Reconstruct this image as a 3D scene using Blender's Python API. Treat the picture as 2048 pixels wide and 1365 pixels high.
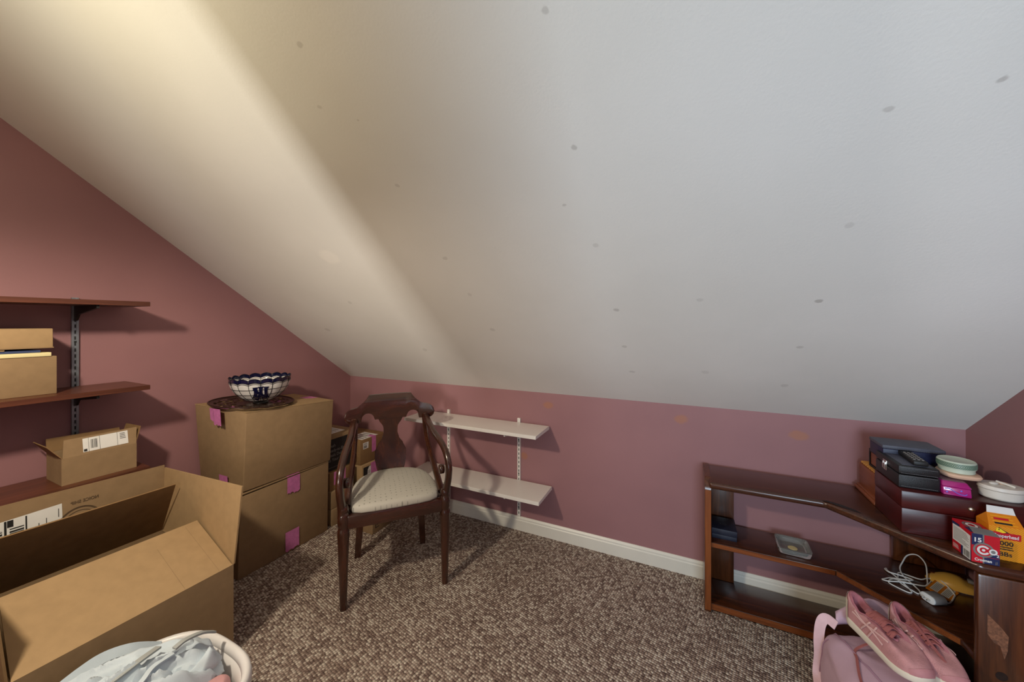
import bpy, bmesh, math, random
from mathutils import Vector, Matrix, noise
random.seed(7)
for o in list(bpy.data.objects): bpy.data.objects.remove(o)
scene = bpy.context.scene
COL = scene.collection
PI = math.pi

# ------------------------------------------------------------------ camera
cam_d = bpy.data.cameras.new('camera'); cam = bpy.data.objects.new('camera', cam_d); COL.objects.link(cam)
cam.location = (0, 0, 1.235); cam.rotation_euler = (PI/2, 0, math.radians(25.5))
cam_d.sensor_width = 36; cam_d.lens = 736/2048*36; cam_d.shift_y = -37.5/2048
cam_d.clip_start = .02
scene.camera = cam
# ------------------------------------------------------------------ light
w = bpy.data.worlds.new('world'); scene.world = w; w.use_nodes = True
w.node_tree.nodes['Background'].inputs[0].default_value = (.6, .75, 1, 1)
w.node_tree.nodes['Background'].inputs[1].default_value = .3
def area(name, loc, target, sx, sy, power, col):
    d = bpy.data.lights.new(name, 'AREA'); d.shape = 'RECTANGLE'; d.size = sx; d.size_y = sy
    d.energy = power; d.color = col
    o = bpy.data.objects.new(name, d); COL.objects.link(o); o.location = loc
    o.rotation_euler = (Vector(target)-Vector(loc)).to_track_quat('-Z', 'Y').to_euler()
    return o
def point(name, loc, r, power, col):
    d = bpy.data.lights.new(name, 'POINT'); d.shadow_soft_size = r; d.energy = power; d.color = col
    o = bpy.data.objects.new(name, d); COL.objects.link(o); o.location = loc
    return o
def spot(name, loc, target, r, power, col, ang, blend):
    d = bpy.data.lights.new(name, 'SPOT'); d.shadow_soft_size = r; d.energy = power; d.color = col
    d.spot_size = math.radians(ang); d.spot_blend = blend
    o = bpy.data.objects.new(name, d); COL.objects.link(o); o.location = loc
    o.rotation_euler = (Vector(target)-Vector(loc)).to_track_quat('-Z', 'Y').to_euler()
    return o
spot('shaded_lamp_light', (-1.2, -.07, 1.70), (-1.2, -.06, 0), .045, 84.0, (1, .86, .68), 178, .42)
point('lamp_shade_glow', (-1.2, -.07, 1.76), .06, 12.5, (1, .90, .58))
area('window_light_right', (.42, -1.72, .95), (.68, 1.3, 1.5), .9, 1.0, 25, (.68, .85, 1)).data.spread = math.radians(100)
area('window_light_left', (-.71, -1.72, 1.15), (-.93, 2, 1.5), .16, .6, 6.4, (1, .95, .86)).data.spread = math.radians(60)
vs = scene.view_settings
vs.view_transform = 'Standard'; vs.look = 'None'; vs.gamma = 1; vs.exposure = -0.42; vs.use_curve_mapping = False

# ------------------------------------------------------------------ materials
def srgb(r, g, b):
    f = lambda c: (c/255/12.92) if c/255 <= .04045 else ((c/255+.055)/1.055)**2.4
    return (f(r), f(g), f(b), 1)
class NT:
    def __init__(s, name):
        s.m = bpy.data.materials.new(name); s.m.use_nodes = True
        s.t = s.m.node_tree; s.b = s.t.nodes['Principled BSDF']
    def n(s, typ, **kw):
        o = s.t.nodes.new(typ)
        for k, v in kw.items():
            if k in o.inputs: o.inputs[k].default_value = v
            else: setattr(o, k, v)
        return o
    def l(s, a, b): s.t.links.new(a, b)
    def mapped(s, scale=(1, 1, 1), rot=(0, 0, 0), coord='Object'):
        c = s.n('ShaderNodeTexCoord'); m = s.n('ShaderNodeMapping')
        m.inputs['Scale'].default_value = scale; m.inputs['Rotation'].default_value = rot
        s.l(c.outputs[coord], m.inputs['Vector']); return m.outputs[0]
    def ramp(s, fac, stops):
        r = s.n('ShaderNodeValToRGB'); e = r.color_ramp.elements
        while len(e) < len(stops): e.new(.5)
        for i, (p, c) in enumerate(stops): e[i].position = p; e[i].color = c
        s.l(fac, r.inputs[0]); return r.outputs[0]
    def bump(s, h, st=.2, dist=.01):
        b = s.n('ShaderNodeBump'); b.inputs['Strength'].default_value = st; b.inputs['Distance'].default_value = dist
        s.l(h, b.inputs['Height']); s.l(b.outputs[0], s.b.inputs['Normal'])
def mulc(c, k): return (min(c[0]*k, 1), min(c[1]*k, 1), min(c[2]*k, 1), 1)
def plain(name, c, rough=.6, var=.12, scale=14, bump=0., bscale=120, metal=0., coat=0., spec=None, detail=4):
    t = NT(name); b = t.b
    nz = t.n('ShaderNodeTexNoise', Scale=scale, Detail=detail); t.l(t.mapped(), nz.inputs['Vector'])
    t.l(t.ramp(nz.outputs['Fac'], [(.3, mulc(c, 1-var)), (.7, mulc(c, 1+var))]), b.inputs['Base Color'])
    b.inputs['Roughness'].default_value = rough; b.inputs['Metallic'].default_value = metal
    b.inputs['Coat Weight'].default_value = coat
    if spec is not None: b.inputs['Specular IOR Level'].default_value = spec
    if bump:
        n2 = t.n('ShaderNodeTexNoise', Scale=bscale, Detail=3.); t.l(t.mapped(), n2.inputs['Vector']); t.bump(n2.outputs['Fac'], bump, .004)
    return t.m
def wood(name, c1, c2, axis=0, rough=.32, coat=.3, ring=9, stretch=9.):
    t = NT(name)
    sc = [ring*stretch/3]*3; sc[axis] = ring/stretch*1.5
    mp = t.mapped(tuple(sc))
    nz = t.n('ShaderNodeTexNoise', Scale=1.4, Detail=8., Roughness=.62, Distortion=.9); t.l(mp, nz.inputs['Vector'])
    sc2 = [60.]*3; sc2[axis] = 3.
    n2 = t.n('ShaderNodeTexNoise', Scale=4., Detail=4.); t.l(t.mapped(tuple(sc2)), n2.inputs['Vector'])
    mx = t.n('ShaderNodeMix', data_type='FLOAT'); mx.inputs[0].default_value = .3
    t.l(nz.outputs['Fac'], mx.inputs[2]); t.l(n2.outputs['Fac'], mx.inputs[3])
    t.l(t.ramp(mx.outputs[0], [(.34, c1), (.64, c2)]), t.b.inputs['Base Color'])
    t.b.inputs['Roughness'].default_value = rough; t.b.inputs['Coat Weight'].default_value = coat
    t.b.inputs['Coat Roughness'].default_value = .22
    t.bump(mx.outputs[0], .08, .003)
    return t.m
def spots(t, base, pts, colr, amt=1.):
    """blend colr over base inside small irregular spots at object-space points (x,y,z,rx,strength)"""
    co = t.n('ShaderNodeTexCoord')
    nz = t.n('ShaderNodeTexNoise', Scale=22., Detail=3.); t.l(co.outputs['Object'], nz.inputs['Vector'])
    mad = t.n('ShaderNodeVectorMath', operation='MULTIPLY_ADD'); t.l(nz.outputs['Color'], mad.inputs[0])
    mad.inputs[1].default_value = (.020,)*3
    ad = t.n('ShaderNodeVectorMath', operation='ADD'); t.l(co.outputs['Object'], ad.inputs[0]); ad.inputs[1].default_value = (-.010,)*3
    t.l(ad.outputs[0], mad.inputs[2])
    acc = None
    for (x, y, z, r, st, sx) in pts:
        sb = t.n('ShaderNodeVectorMath', operation='SUBTRACT'); t.l(mad.outputs[0], sb.inputs[0]); sb.inputs[1].default_value = (x, y, z)
        ml = t.n('ShaderNodeVectorMath', operation='MULTIPLY'); t.l(sb.outputs[0], ml.inputs[0]); ml.inputs[1].default_value = (1/sx, 1, 1)
        ln = t.n('ShaderNodeVectorMath', operation='LENGTH'); t.l(ml.outputs[0], ln.inputs[0])
        mr = t.n('ShaderNodeMapRange', interpolation_type='SMOOTHSTEP'); t.l(ln.outputs['Value'], mr.inputs[0])
        mr.inputs[1].default_value = r; mr.inputs[2].default_value = r*.55; mr.inputs[3].default_value = 0; mr.inputs[4].default_value = st
        if acc is None: acc = mr.outputs[0]
        else:
            mm = t.n('ShaderNodeMath', operation='MAXIMUM'); t.l(acc, mm.inputs[0]); t.l(mr.outputs[0], mm.inputs[1]); acc = mm.outputs[0]
    mx = t.n('ShaderNodeMix', data_type='RGBA'); t.l(acc, mx.inputs[0]); t.l(base, mx.inputs[6]); mx.inputs[7].default_value = colr
    return mx.outputs[2]

M = {}
def wall_mat(name, patches=()):
    t = NT(name)
    nz = t.n('ShaderNodeTexNoise', Scale=2.2, Detail=5.); t.l(t.mapped(), nz.inputs['Vector'])
    base = t.ramp(nz.outputs['Fac'], [(.3, srgb(150, 109, 113)), (.7, srgb(160, 117, 120))])
    if patches: base = spots(t, base, patches, srgb(164, 114, 98))
    t.l(base, t.b.inputs['Base Color']); t.b.inputs['Roughness'].default_value = .55
    t.b.inputs['Specular IOR Level'].default_value = .35
    n2 = t.n('ShaderNodeTexNoise', Scale=260., Detail=2.); t.l(t.mapped(), n2.inputs['Vector']); t.bump(n2.outputs['Fac'], .06, .003)
    return t.m
M['wall'] = wall_mat('rose_wall_paint')
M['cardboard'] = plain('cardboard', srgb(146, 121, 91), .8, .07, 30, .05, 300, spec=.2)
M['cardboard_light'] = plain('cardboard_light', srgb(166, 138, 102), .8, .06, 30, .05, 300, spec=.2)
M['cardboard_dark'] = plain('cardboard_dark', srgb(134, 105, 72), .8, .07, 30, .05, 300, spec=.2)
M['cut_edge'] = plain('cardboard_edge', srgb(170, 135, 92), .9, .25, 200)
M['white_print'] = plain('white_label', srgb(226, 226, 224), .5, .03)
M['black_print'] = plain('black_print', srgb(28, 27, 27), .6, .1)
M['grey_print'] = plain('grey_print', srgb(120, 118, 116), .6, .1)
M['faint_print'] = plain('faint_stamp_ink', srgb(88, 68, 48), .8, .1)
M['tape'] = plain('pink_tape', srgb(202, 118, 176), .35, .12, 60, .15, 90)
M['white_paint'] = plain('white_paint', srgb(226, 224, 214), .35, .03, 8)
M['white_laminate'] = plain('white_laminate', srgb(232, 228, 222), .3, .02, 6)
M['slot'] = plain('slot_dark', srgb(30, 30, 32), .8, .1)
M['steel'] = plain('zinc_steel', srgb(150, 158, 166), .38, .08, 30, metal=.75)
M['black_metal'] = plain('black_metal', srgb(20, 19, 19), .5, .1)
M['shelf_wood'] = wood('reddish_shelf_wood', srgb(72, 37, 25), srgb(104, 58, 39), 1, .38, .12)
M['case_wood'] = wood('bookcase_wood_along', srgb(40, 20, 12), srgb(84, 44, 24), 0, .26, .35)
M['case_wood_up'] = wood('bookcase_wood_upright', srgb(52, 26, 13), srgb(102, 56, 28), 2, .28, .35)
M['case_edge'] = wood('bookcase_edge_wood', srgb(98, 48, 18), srgb(140, 76, 34), 0, .35, .2)
M['case_edge_up'] = wood('bookcase_edge_upright', srgb(98, 48, 18), srgb(146, 82, 36), 2, .35, .2)
M['mahogany'] = wood('chair_mahogany', srgb(30, 14, 10), srgb(74, 37, 21), 2, .22, .6, 6, 5)
M['mahogany_x'] = wood('chair_mahogany_across', srgb(32, 15, 11), srgb(70, 34, 22), 0, .24, .6, 5, 4)
M['chest'] = wood('red_lacquer_wood', srgb(48, 9, 8), srgb(78, 16, 13), 0, .34, .12, 5, 7)
M['box_wood'] = wood('ribbed_box_wood', srgb(112, 58, 34), srgb(142, 80, 48), 1, .4, .1)
M['box_wood_light'] = wood('pale_oak', srgb(176, 118, 50), srgb(214, 156, 78), 1, .4, .1)
M['leather'] = plain('black_leather', srgb(26, 26, 28), .42, .15, 80, .25, 500)
M['stitch'] = plain('grey_stitching', srgb(110, 110, 116), .7)
M['navy'] = plain('navy_leatherette', srgb(22, 26, 62), .42, .1, 60, .15, 400)
M['grey_top'] = plain('dusty_charcoal_cover', srgb(74, 76, 90), .5, .12, 30, .1, 300)
M['navy_dark'] = plain('dark_navy_card', srgb(26, 31, 50), .5, .1, 40)
M['chrome'] = plain('chrome', srgb(215, 213, 208), .18, .02, metal=1.)
M['brass'] = plain('dull_nickel', srgb(190, 176, 156), .28, .04, metal=1.)
M['green_tin'] = plain('pale_green_tin', srgb(196, 208, 190), .35, .04)
M['green_print'] = plain('sage_print', srgb(104, 128, 112), .4)
M['peach'] = plain('peach_plastic', srgb(224, 186, 160), .4, .05)
M['magenta'] = plain('magenta_lacquer', srgb(170, 34, 120), .2, .08, coat=.6)
M['magenta_dark'] = plain('plum_lacquer', srgb(116, 84, 100), .3, .1, coat=.4)
M['violet'] = plain('violet_enamel', srgb(122, 116, 222), .3, .05)
M['ivory'] = plain('ivory_ceramic', srgb(220, 214, 204), .4, .06, 25)
M['red_print'] = plain('red_card', srgb(196, 26, 42), .35, .06)
M['blue_print'] = plain('navy_card', srgb(32, 44, 86), .35, .06)
M['orange'] = plain('orange_card', srgb(222, 132, 24), .4, .06)
M['orange_stripe'] = plain('yellow_stripe', srgb(248, 182, 40), .4, .04)
M['yellow'] = plain('yellow_plastic', srgb(222, 176, 82), .35, .06)
M['yellow_bright'] = plain('yellow_ink', srgb(250, 218, 44), .4, .03)
M['cable'] = plain('white_cable', srgb(226, 230, 234), .4, .02)
M['grey_plastic'] = plain('grey_plastic', srgb(128, 126, 128), .5, .05)
M['cream'] = plain('cream_paper', srgb(232, 220, 168), .7, .03)
M['blue_paper'] = plain('blue_folder', srgb(56, 70, 110), .5, .08)
M['blue_bright'] = plain('bright_blue_paper', srgb(70, 140, 210), .5, .05)
M['lead'] = plain('lead_came', srgb(22, 22, 24), .45, .1)
M['pane_white'] = plain('opal_glass', srgb(226, 224, 222), .18, .04, 30, coat=.3)
M['pane_navy'] = plain('navy_glass', srgb(12, 16, 52), .14, .15, 30, coat=.4)
M['bronze'] = plain('dark_bronze', srgb(74, 54, 46), .35, .25, 60, metal=.7)
M['basket'] = plain('white_plastic', srgb(226, 224, 224), .35, .02)
M['cloth_white'] = plain('white_cotton', srgb(196, 208, 218), .85, .04, 20, .15, 500)
M['cloth_band'] = plain('pale_blue_elastic', srgb(176, 190, 202), .85, .06, 20, .15, 400)
M['cloth_grey'] = plain('grey_cord', srgb(160, 164, 164), .85, .06, 20, .2, 400)
M['cloth_pink'] = plain('dusty_pink_cotton', srgb(192, 144, 146), .9, .08, 20, .2, 400)
M['cloth_khaki'] = plain('khaki_towel', srgb(136, 118, 88), .95, .12, 60, .4, 300)
M['bag'] = plain('lilac_pink_nylon', srgb(204, 172, 190), .55, .05, 10, .12, 60)
M['bag_dark'] = plain('lilac_pink_piping', srgb(170, 134, 156), .55, .06)
M['strap'] = plain('pale_pink_webbing', srgb(222, 188, 198), .6, .05, 40, .15, 300)
M['shoe'] = plain('dusty_rose_mesh', srgb(196, 142, 144), .75, .10, 60, .5, 420)
M['shoe_dark'] = plain('rose_overlay', srgb(180, 116, 126), .55, .08, 40, .1, 200)
M['shoe_line'] = plain('rose_lining', srgb(172, 108, 120), .9, .1, 40, .2, 300)
M['lace'] = plain('rose_lace', srgb(164, 96, 94), .85, .08, 90, .3, 600)
M['sole'] = plain('cream_foam', srgb(226, 218, 200), .6, .05)
M['shoe_stripe'] = plain('pale_pink_stripe', srgb(222, 182, 180), .6, .05)
M['shoe_toe'] = plain('rose_toe_overlay', srgb(190, 132, 136), .65, .08, 40, .1, 200)
M['seat'] = None

def seat_mat():
    t = NT('pale_dotted_upholstery')
    mp = t.mapped((1, 1, 0)); vo = t.n('ShaderNodeTexVoronoi', Scale=44., Randomness=.15); t.l(mp, vo.inputs['Vector'])
    col = t.ramp(vo.outputs['Distance'], [(.10, srgb(132, 130, 122)), (.17, srgb(180, 176, 166))])
    t.l(col, t.b.inputs['Base Color']); t.b.inputs['Roughness'].default_value = .85
    n2 = t.n('ShaderNodeTexNoise', Scale=500., Detail=2.); t.l(t.mapped(), n2.inputs['Vector']); t.bump(n2.outputs['Fac'], .15, .002)
    return t.m
M['seat'] = seat_mat()
def carpet_mat():
    t = NT('brown_loop_carpet')
    mp = t.mapped((1, 1, 1), (0, 0, math.radians(12)))
    vo = t.n('ShaderNodeTexVoronoi', Scale=104., Randomness=.35); t.l(mp, vo.inputs['Vector'])
    n1 = t.n('ShaderNodeTexNoise', Scale=75., Detail=2.); t.l(mp, n1.inputs['Vector'])
    sep = t.n('ShaderNodeSeparateColor'); t.l(vo.outputs['Color'], sep.inputs[0])
    c1 = t.ramp(sep.outputs[0], [(0, srgb(132, 112, 104)), (.45, srgb(178, 158, 146)), (.8, srgb(214, 200, 186)), (1, srgb(236, 226, 212))])
    dk = t.ramp(vo.outputs['Distance'], [(.30, (1, 1, 1, 1)), (.75, (.30, .28, .27, 1))])
    mx = t.n('ShaderNodeMix', data_type='RGBA', blend_type='MULTIPLY'); mx.inputs[0].default_value = 1
    t.l(c1, mx.inputs[6]); t.l(dk, mx.inputs[7])
    n3 = t.n('ShaderNodeTexNoise', Scale=3., Detail=3.); t.l(mp, n3.inputs['Vector'])
    lg = t.ramp(n3.outputs['Fac'], [(.3, (.86, .84, .83, 1)), (.7, (1, 1, 1, 1))])
    m2 = t.n('ShaderNodeMix', data_type='RGBA', blend_type='MULTIPLY'); m2.inputs[0].default_value = 1
    t.l(mx.outputs[2], m2.inputs[6]); t.l(lg, m2.inputs[7]); t.l(m2.outputs[2], t.b.inputs['Base Color'])
    t.b.inputs['Roughness'].default_value = .95; t.b.inputs['Specular IOR Level'].default_value = .1
    inv = t.n('ShaderNodeMath', operation='MULTIPLY_ADD'); t.l(vo.outputs['Distance'], inv.inputs[0]); inv.inputs[1].default_value = -1.2; inv.inputs[2].default_value = 1
    t.bump(inv.outputs[0], .9, .008)
    return t.m
M['carpet'] = carpet_mat()
def glass_mat():
    t = NT('clear_glass'); t.b.inputs['Base Color'].default_value = srgb(222, 228, 226)
    t.b.inputs['Transmission Weight'].default_value = .84; t.b.inputs['Roughness'].default_value = .06; t.b.inputs['IOR'].default_value = 1.45
    return t.m
M['glass'] = glass_mat()

# ------------------------------------------------------------------ mesh helpers
WM = {}
def V(*a): return Vector(a)
def thing(name, label, cat, loc, rotz=0, group=None):
    o = bpy.data.objects.new(name, None); COL.objects.link(o)
    o.empty_display_size = .05; o.location = loc; o.rotation_euler = (0, 0, rotz)
    o['label'] = label; o['category'] = cat
    if group: o['group'] = group
    WM[o.name] = Matrix.Translation(Vector(loc)) @ Matrix.Rotation(rotz, 4, 'Z')
    return o
def obj(name, verts, faces, mat, parent=None, smooth=False, label=None, cat=None, group=None, kind=None, bevel=0, seg=2, subsurf=0, auto=None):
    """verts are world coordinates"""
    verts = [Vector(v) for v in verts]
    if parent is not None: mw = WM[parent.name]
    else:
        mn = Vector([min(v[i] for v in verts) for i in range(3)]); mxx = Vector([max(v[i] for v in verts) for i in range(3)])
        mw = Matrix.Translation(((mn.x+mxx.x)/2, (mn.y+mxx.y)/2, mn.z))
    inv = mw.inverted()
    bm = bmesh.new()
    bv = [bm.verts.new(inv @ v) for v in verts]
    for f in faces:
        try: bm.faces.new([bv[i] for i in f])
        except ValueError: pass
    bmesh.ops.recalc_face_normals(bm, faces=bm.faces)
    if bevel:
        es = [e for e in bm.edges if len(e.link_faces) == 2 and e.calc_face_angle(0) > .5]
        bmesh.ops.bevel(bm, geom=es, offset=bevel, segments=seg, affect='EDGES', profile=.5, clamp_overlap=True)
    me = bpy.data.meshes.new(name); bm.to_mesh(me); bm.free()
    if smooth or bevel:
        for p in me.polygons: p.use_smooth = True
        me.set_sharp_from_angle(angle=math.radians(auto if auto else 40))
    mats = mat if isinstance(mat, (list, tuple)) else [mat]
    for m in mats: me.materials.append(m)
    o = bpy.data.objects.new(name, me); COL.objects.link(o)
    if parent is not None: o.parent = parent
    else: o.matrix_world = mw
    WM[o.name] = mw
    if subsurf:
        md = o.modifiers.new('subdivision', 'SUBSURF'); md.levels = subsurf; md.render_levels = subsurf
    if label: o['label'] = label
    if cat: o['category'] = cat
    if group: o['group'] = group
    if kind: o['kind'] = kind
    return o
HEXF = [(0, 3, 2, 1), (4, 5, 6, 7), (0, 1, 5, 4), (1, 2, 6, 5), (2, 3, 7, 6), (3, 0, 4, 7)]
def hexa(name, c, mat, parent=None, **k): return obj(name, c, HEXF, mat, parent, **k)
def boxv(x0, x1, y0, y1, z0, z1):
    return [(x0, y0, z0), (x1, y0, z0), (x1, y1, z0), (x0, y1, z0), (x0, y0, z1), (x1, y0, z1), (x1, y1, z1), (x0, y1, z1)]
def box(name, x0, x1, y0, y1, z0, z1, mat, parent=None, **k):
    return hexa(name, boxv(x0, x1, y0, y1, z0, z1), mat, parent, **k)
def multi(name, hexes, mat, parent=None, **k):
    vs_, fs = [], []
    for c in hexes:
        n = len(vs_); vs_ += list(c); fs += [tuple(i+n for i in f) for f in HEXF]
    return obj(name, vs_, fs, mat, parent, **k)
def slab(p0, p1, p2, p3, th):
    """hexa with top quad p0..p3 and thickness th against its normal"""
    p = [Vector(q) for q in (p0, p1, p2, p3)]
    n = (p[1]-p[0]).cross(p[3]-p[0]).normalized()
    return [q-n*th for q in p]+p
def prism(name, poly, z0, z1, mat, parent=None, **k):
    n = len(poly)
    v = [(x, y, z0) for x, y in poly]+[(x, y, z1) for x, y in poly]
    f = [tuple(range(n))[::-1], tuple(range(n, 2*n))]+[(i, (i+1) % n, n+(i+1) % n, n+i) for i in range(n)]
    return obj(name, v, f, mat, parent, **k)
def catmull(pts, n):
    pts = [Vector(p) for p in pts]; out = []
    P = [pts[0]*2-pts[1]]+pts+[pts[-1]*2-pts[-2]]
    for i in range(1, len(P)-2):
        for j in range(n):
            t = j/n; a, b, c, d = P[i-1], P[i], P[i+1], P[i+2]
            out.append(.5*((2*b)+(c-a)*t+(2*a-5*b+4*c-d)*t*t+(3*b-a-3*c+d)*t**3))
    out.append(pts[-1]); return out
def tube_geo(path, rad, seg=8, up=(0, 0, 1), flat=1., v0=0):
    """tube of radius rad (number or function of 0..1); flat scales the section across the second axis"""
    vs_, fs = [], []; n = len(path); prev = None
    for i, p in enumerate(path):
        a = path[max(i-1, 0)]; b = path[min(i+1, n-1)]
        t = (Vector(b)-Vector(a)); t = t.normalized() if t.length > 1e-9 else V(0, 0, 1)
        if prev is None:
            u = Vector(up).cross(t)
            if u.length < 1e-3: u = V(1, 0, 0).cross(t)
        else: u = prev - t*prev.dot(t)
        u.normalize(); prev = u; w_ = t.cross(u)
        r = rad(i/(n-1)) if callable(rad) else rad
        for j in range(seg):
            an = 2*PI*j/seg+PI/seg
            vs_.append(Vector(p)+u*math.cos(an)*r+w_*math.sin(an)*r*flat)
    for i in range(n-1):
        for j in range(seg):
            k = (j+1) % seg
            fs.append((v0+i*seg+j, v0+i*seg+k, v0+(i+1)*seg+k, v0+(i+1)*seg+j))
    fs.append(tuple(v0+j for j in range(seg))[::-1]); fs.append(tuple(v0+(n-1)*seg+j for j in range(seg)))
    return vs_, fs
def tube(name, path, rad, mat, parent=None, seg=8, up=(0, 0, 1), flat=1., **k):
    v, f = tube_geo(path, rad, seg, up, flat); k.setdefault('smooth', True)
    return obj(name, v, f, mat, parent, auto=50, **k)
def tubes(name, paths, rad, mat, parent=None, seg=6, flat=1., up=(0, 0, 1), **k):
    vs_, fs = [], []
    for p in paths:
        v, f = tube_geo(p, rad, seg, up, flat, len(vs_)); vs_ += v; fs += f
    return obj(name, vs_, fs, mat, parent, smooth=True, auto=50, **k)
def ribbon(name, path, ups, wid, th, mat, parent=None, **k):
    """flat strap: path points, up vector per point (or one)"""
    vs_, fs = [], []; n = len(path)
    for i, p in enumerate(path):
        t = (Vector(path[min(i+1, n-1)])-Vector(path[max(i-1, 0)])).normalized()
        u = Vector(ups[i] if isinstance(ups, list) else ups); s_ = t.cross(u).normalized(); u = s_.cross(t)
        for a, b in ((-1, -1), (1, -1), (1, 1), (-1, 1)): vs_.append(Vector(p)+s_*a*wid/2+u*b*th/2)
    for i in range(n-1):
        for j in range(4): q = (j+1) % 4; fs.append((i*4+j, i*4+q, i*4+4+q, i*4+4+j))
    fs += [(3, 2, 1, 0), tuple((n-1)*4+j for j in range(4))]
    return obj(name, vs_, fs, mat, parent, smooth=True, auto=40, **k)
def lathe(name, prof, center, mat, parent=None, seg=24, sx=1., sy=1., power=2., rot=0., close=True, **k):
    vs_, fs = [], []; cx, cy, cz = center; n = len(prof)
    for r, z in prof:
        for j in range(seg):
            a = 2*PI*j/seg; ca, sa = math.cos(a), math.sin(a)
            if power != 2.:
                q = (abs(ca)**power+abs(sa)**power)**(-1/power); ca *= q; sa *= q
            x, y = ca*r*sx, sa*r*sy
            vs_.append((cx+x*math.cos(rot)-y*math.sin(rot), cy+x*math.sin(rot)+y*math.cos(rot), cz+z))
    for i in range(n-1):
        for j in range(seg):
            q = (j+1) % seg; fs.append((i*seg+j, i*seg+q, (i+1)*seg+q, (i+1)*seg+j))
    if close: fs += [tuple(range(seg))[::-1], tuple((n-1)*seg+j for j in range(seg))]
    k.setdefault('smooth', True); k.setdefault('auto', 35)
    return obj(name, vs_, fs, mat, parent, **k)
class Face:
    """flat printing on a face: 2-D shapes at origin + x*ux + y*uy, a hair proud of the surface"""
    def __init__(s, origin, ux, uy, parent, lift=.0004):
        s.o = Vector(origin); s.ux = Vector(ux).normalized(); s.uy = Vector(uy).normalized()
        s.n = s.ux.cross(s.uy).normalized(); s.p = parent; s.lift = lift; s.layer = {}
    def pt(s, x, y, d=0): return s.o+s.ux*x+s.uy*y+s.n*(s.lift+d)
    def add(s, key, mat, pts, faces, d=0):
        L = s.layer.setdefault(key, [mat, [], []]); n = len(L[1])
        L[1] += [s.pt(x, y, d) for x, y in pts]; L[2] += [tuple(i+n for i in f) for f in faces]
    def poly(s, key, mat, pts, d=0): s.add(key, mat, pts, [tuple(range(len(pts)))], d)
    def rect(s, key, mat, x0, y0, x1, y1, d=0): s.poly(key, mat, [(x0, y0), (x1, y0), (x1, y1), (x0, y1)], d)
    def ring(s, key, mat, cx, cy, r0, r1, d=0, a0=0, a1=2*PI, n=28):
        pts, fs = [], []
        for i in range(n+1):
            a = a0+(a1-a0)*i/n
            pts += [(cx+r0*math.cos(a), cy+r0*math.sin(a)), (cx+r1*math.cos(a), cy+r1*math.sin(a))]
        for i in range(n): fs.append((2*i, 2*i+1, 2*i+3, 2*i+2))
        s.add(key, mat, pts, fs, d)
    def disc(s, key, mat, cx, cy, r, d=0, n=24): s.poly(key, mat, [(cx+r*math.cos(2*PI*i/n), cy+r*math.sin(2*PI*i/n)) for i in range(n)], d)
    def text(s, key, mat, x, y, size, body, d=0, bold=0., sx=1., align='LEFT'):
        c = bpy.data.curves.new('t', 'FONT'); c.body = body; c.size = size; c.offset = bold*size; c.align_x = align; c.resolution_u = 3
        o = bpy.data.objects.new('t', c); me = bpy.data.meshes.new_from_object(o)
        s.add(key, mat, [(x+v.co.x*sx, y+v.co.y) for v in me.vertices], [tuple(p.vertices) for p in me.polygons], d)
        bpy.data.objects.remove(o); bpy.data.curves.remove(c); bpy.data.meshes.remove(me)
    def barcode(s, key, mat, x0, y0, x1, y1, d=0, n=26, horiz=False):
        R = random.Random(3)
        a, b = (y0, y1) if horiz else (x0, x1); q = a; st = (b-a)/n
        while q < b:
            wd = st*R.choice((.35, .5, .8, 1.1))
            e = min(q+wd, b)
            if horiz: s.rect(key, mat, x0, q, x1, e, d)
            else: s.rect(key, mat, q, y0, e, y1, d)
            q += wd+st*R.choice((.4, .6, .9))
    def lines(s, key, mat, x0, y0, x1, y1, rows, d=0, h=.35):
        R = random.Random(5); st = (y1-y0)/rows
        for i in range(rows):
            y = y1-(i+.5)*st; s.rect(key, mat, x0, y-st*h/2, x0+(x1-x0)*R.uniform(.55, 1), y+st*h/2, d)
    def build(s):
        for key, (mat, v, f) in s.layer.items():
            nm = key.split('#')[0]
            o = obj(nm, v, f, mat, s.p)
            if nm in ('label_print', 'fine_print', 'stripes', 'printed_mark', 'stamp', 'black_lettering'): o['kind'] = 'stuff'

# ------------------------------------------------------------------ room
XL, XR, YB, YR = -2.319, .952, 2.0, -1.8
ZK, SL = .827, .742                 # knee wall height, roof slope
ZT = 2.36; YT = YB-(ZT-ZK)/SL       # flat top of the ceiling
T = .06
def structure(o): o['kind'] = 'structure'; return o
structure(box('floor', XL-T, XR+T, YR-T, YB+T, -.06, 0, M['carpet']))
pz = lambda x, z, r, sx=1.6: (x, 0, z, r, 1., sx)
def quad_wall(name, poly, axis, c0, c1, mat):
    v = []
    for c in (c0, c1):
        for a, z in poly: v.append((c, a, z) if axis == 'x' else (a, c, z))
    n = len(poly)
    f = [tuple(range(n)), tuple(range(n, 2*n))]+[(i, (i+1) % n, n+(i+1) % n, n+i) for i in range(n)]
    return structure(obj(name, v, f, mat))
cxb = (XL+XR)/2
def wp(x, z, r, sx=1.7): return (x-cxb, -T/2, z, r, 1., sx)
quad_wall('wall_back', [(XL-T, 0), (XR+T, 0), (XR+T, ZK), (XL-T, ZK)], 'y', YB, YB+T,
          wall_mat('rose_wall_paint_patched', [wp(-.724, .756, .022), (-.03-cxb, -T/2, .755, .026, 1., 1.5), wp(.441, .735, .026), wp(-.871, .445, .026, 1.)]))
gable = [(YR-T, 0), (YB+T, 0), (YB+T, ZK-T*SL), (YT, ZT), (YR-T, ZT)]
quad_wall('wall_left', gable, 'x', XL-T, XL, M['wall'])
quad_wall('wall_right', gable, 'x', XR, XR+T, M['wall'])
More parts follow.
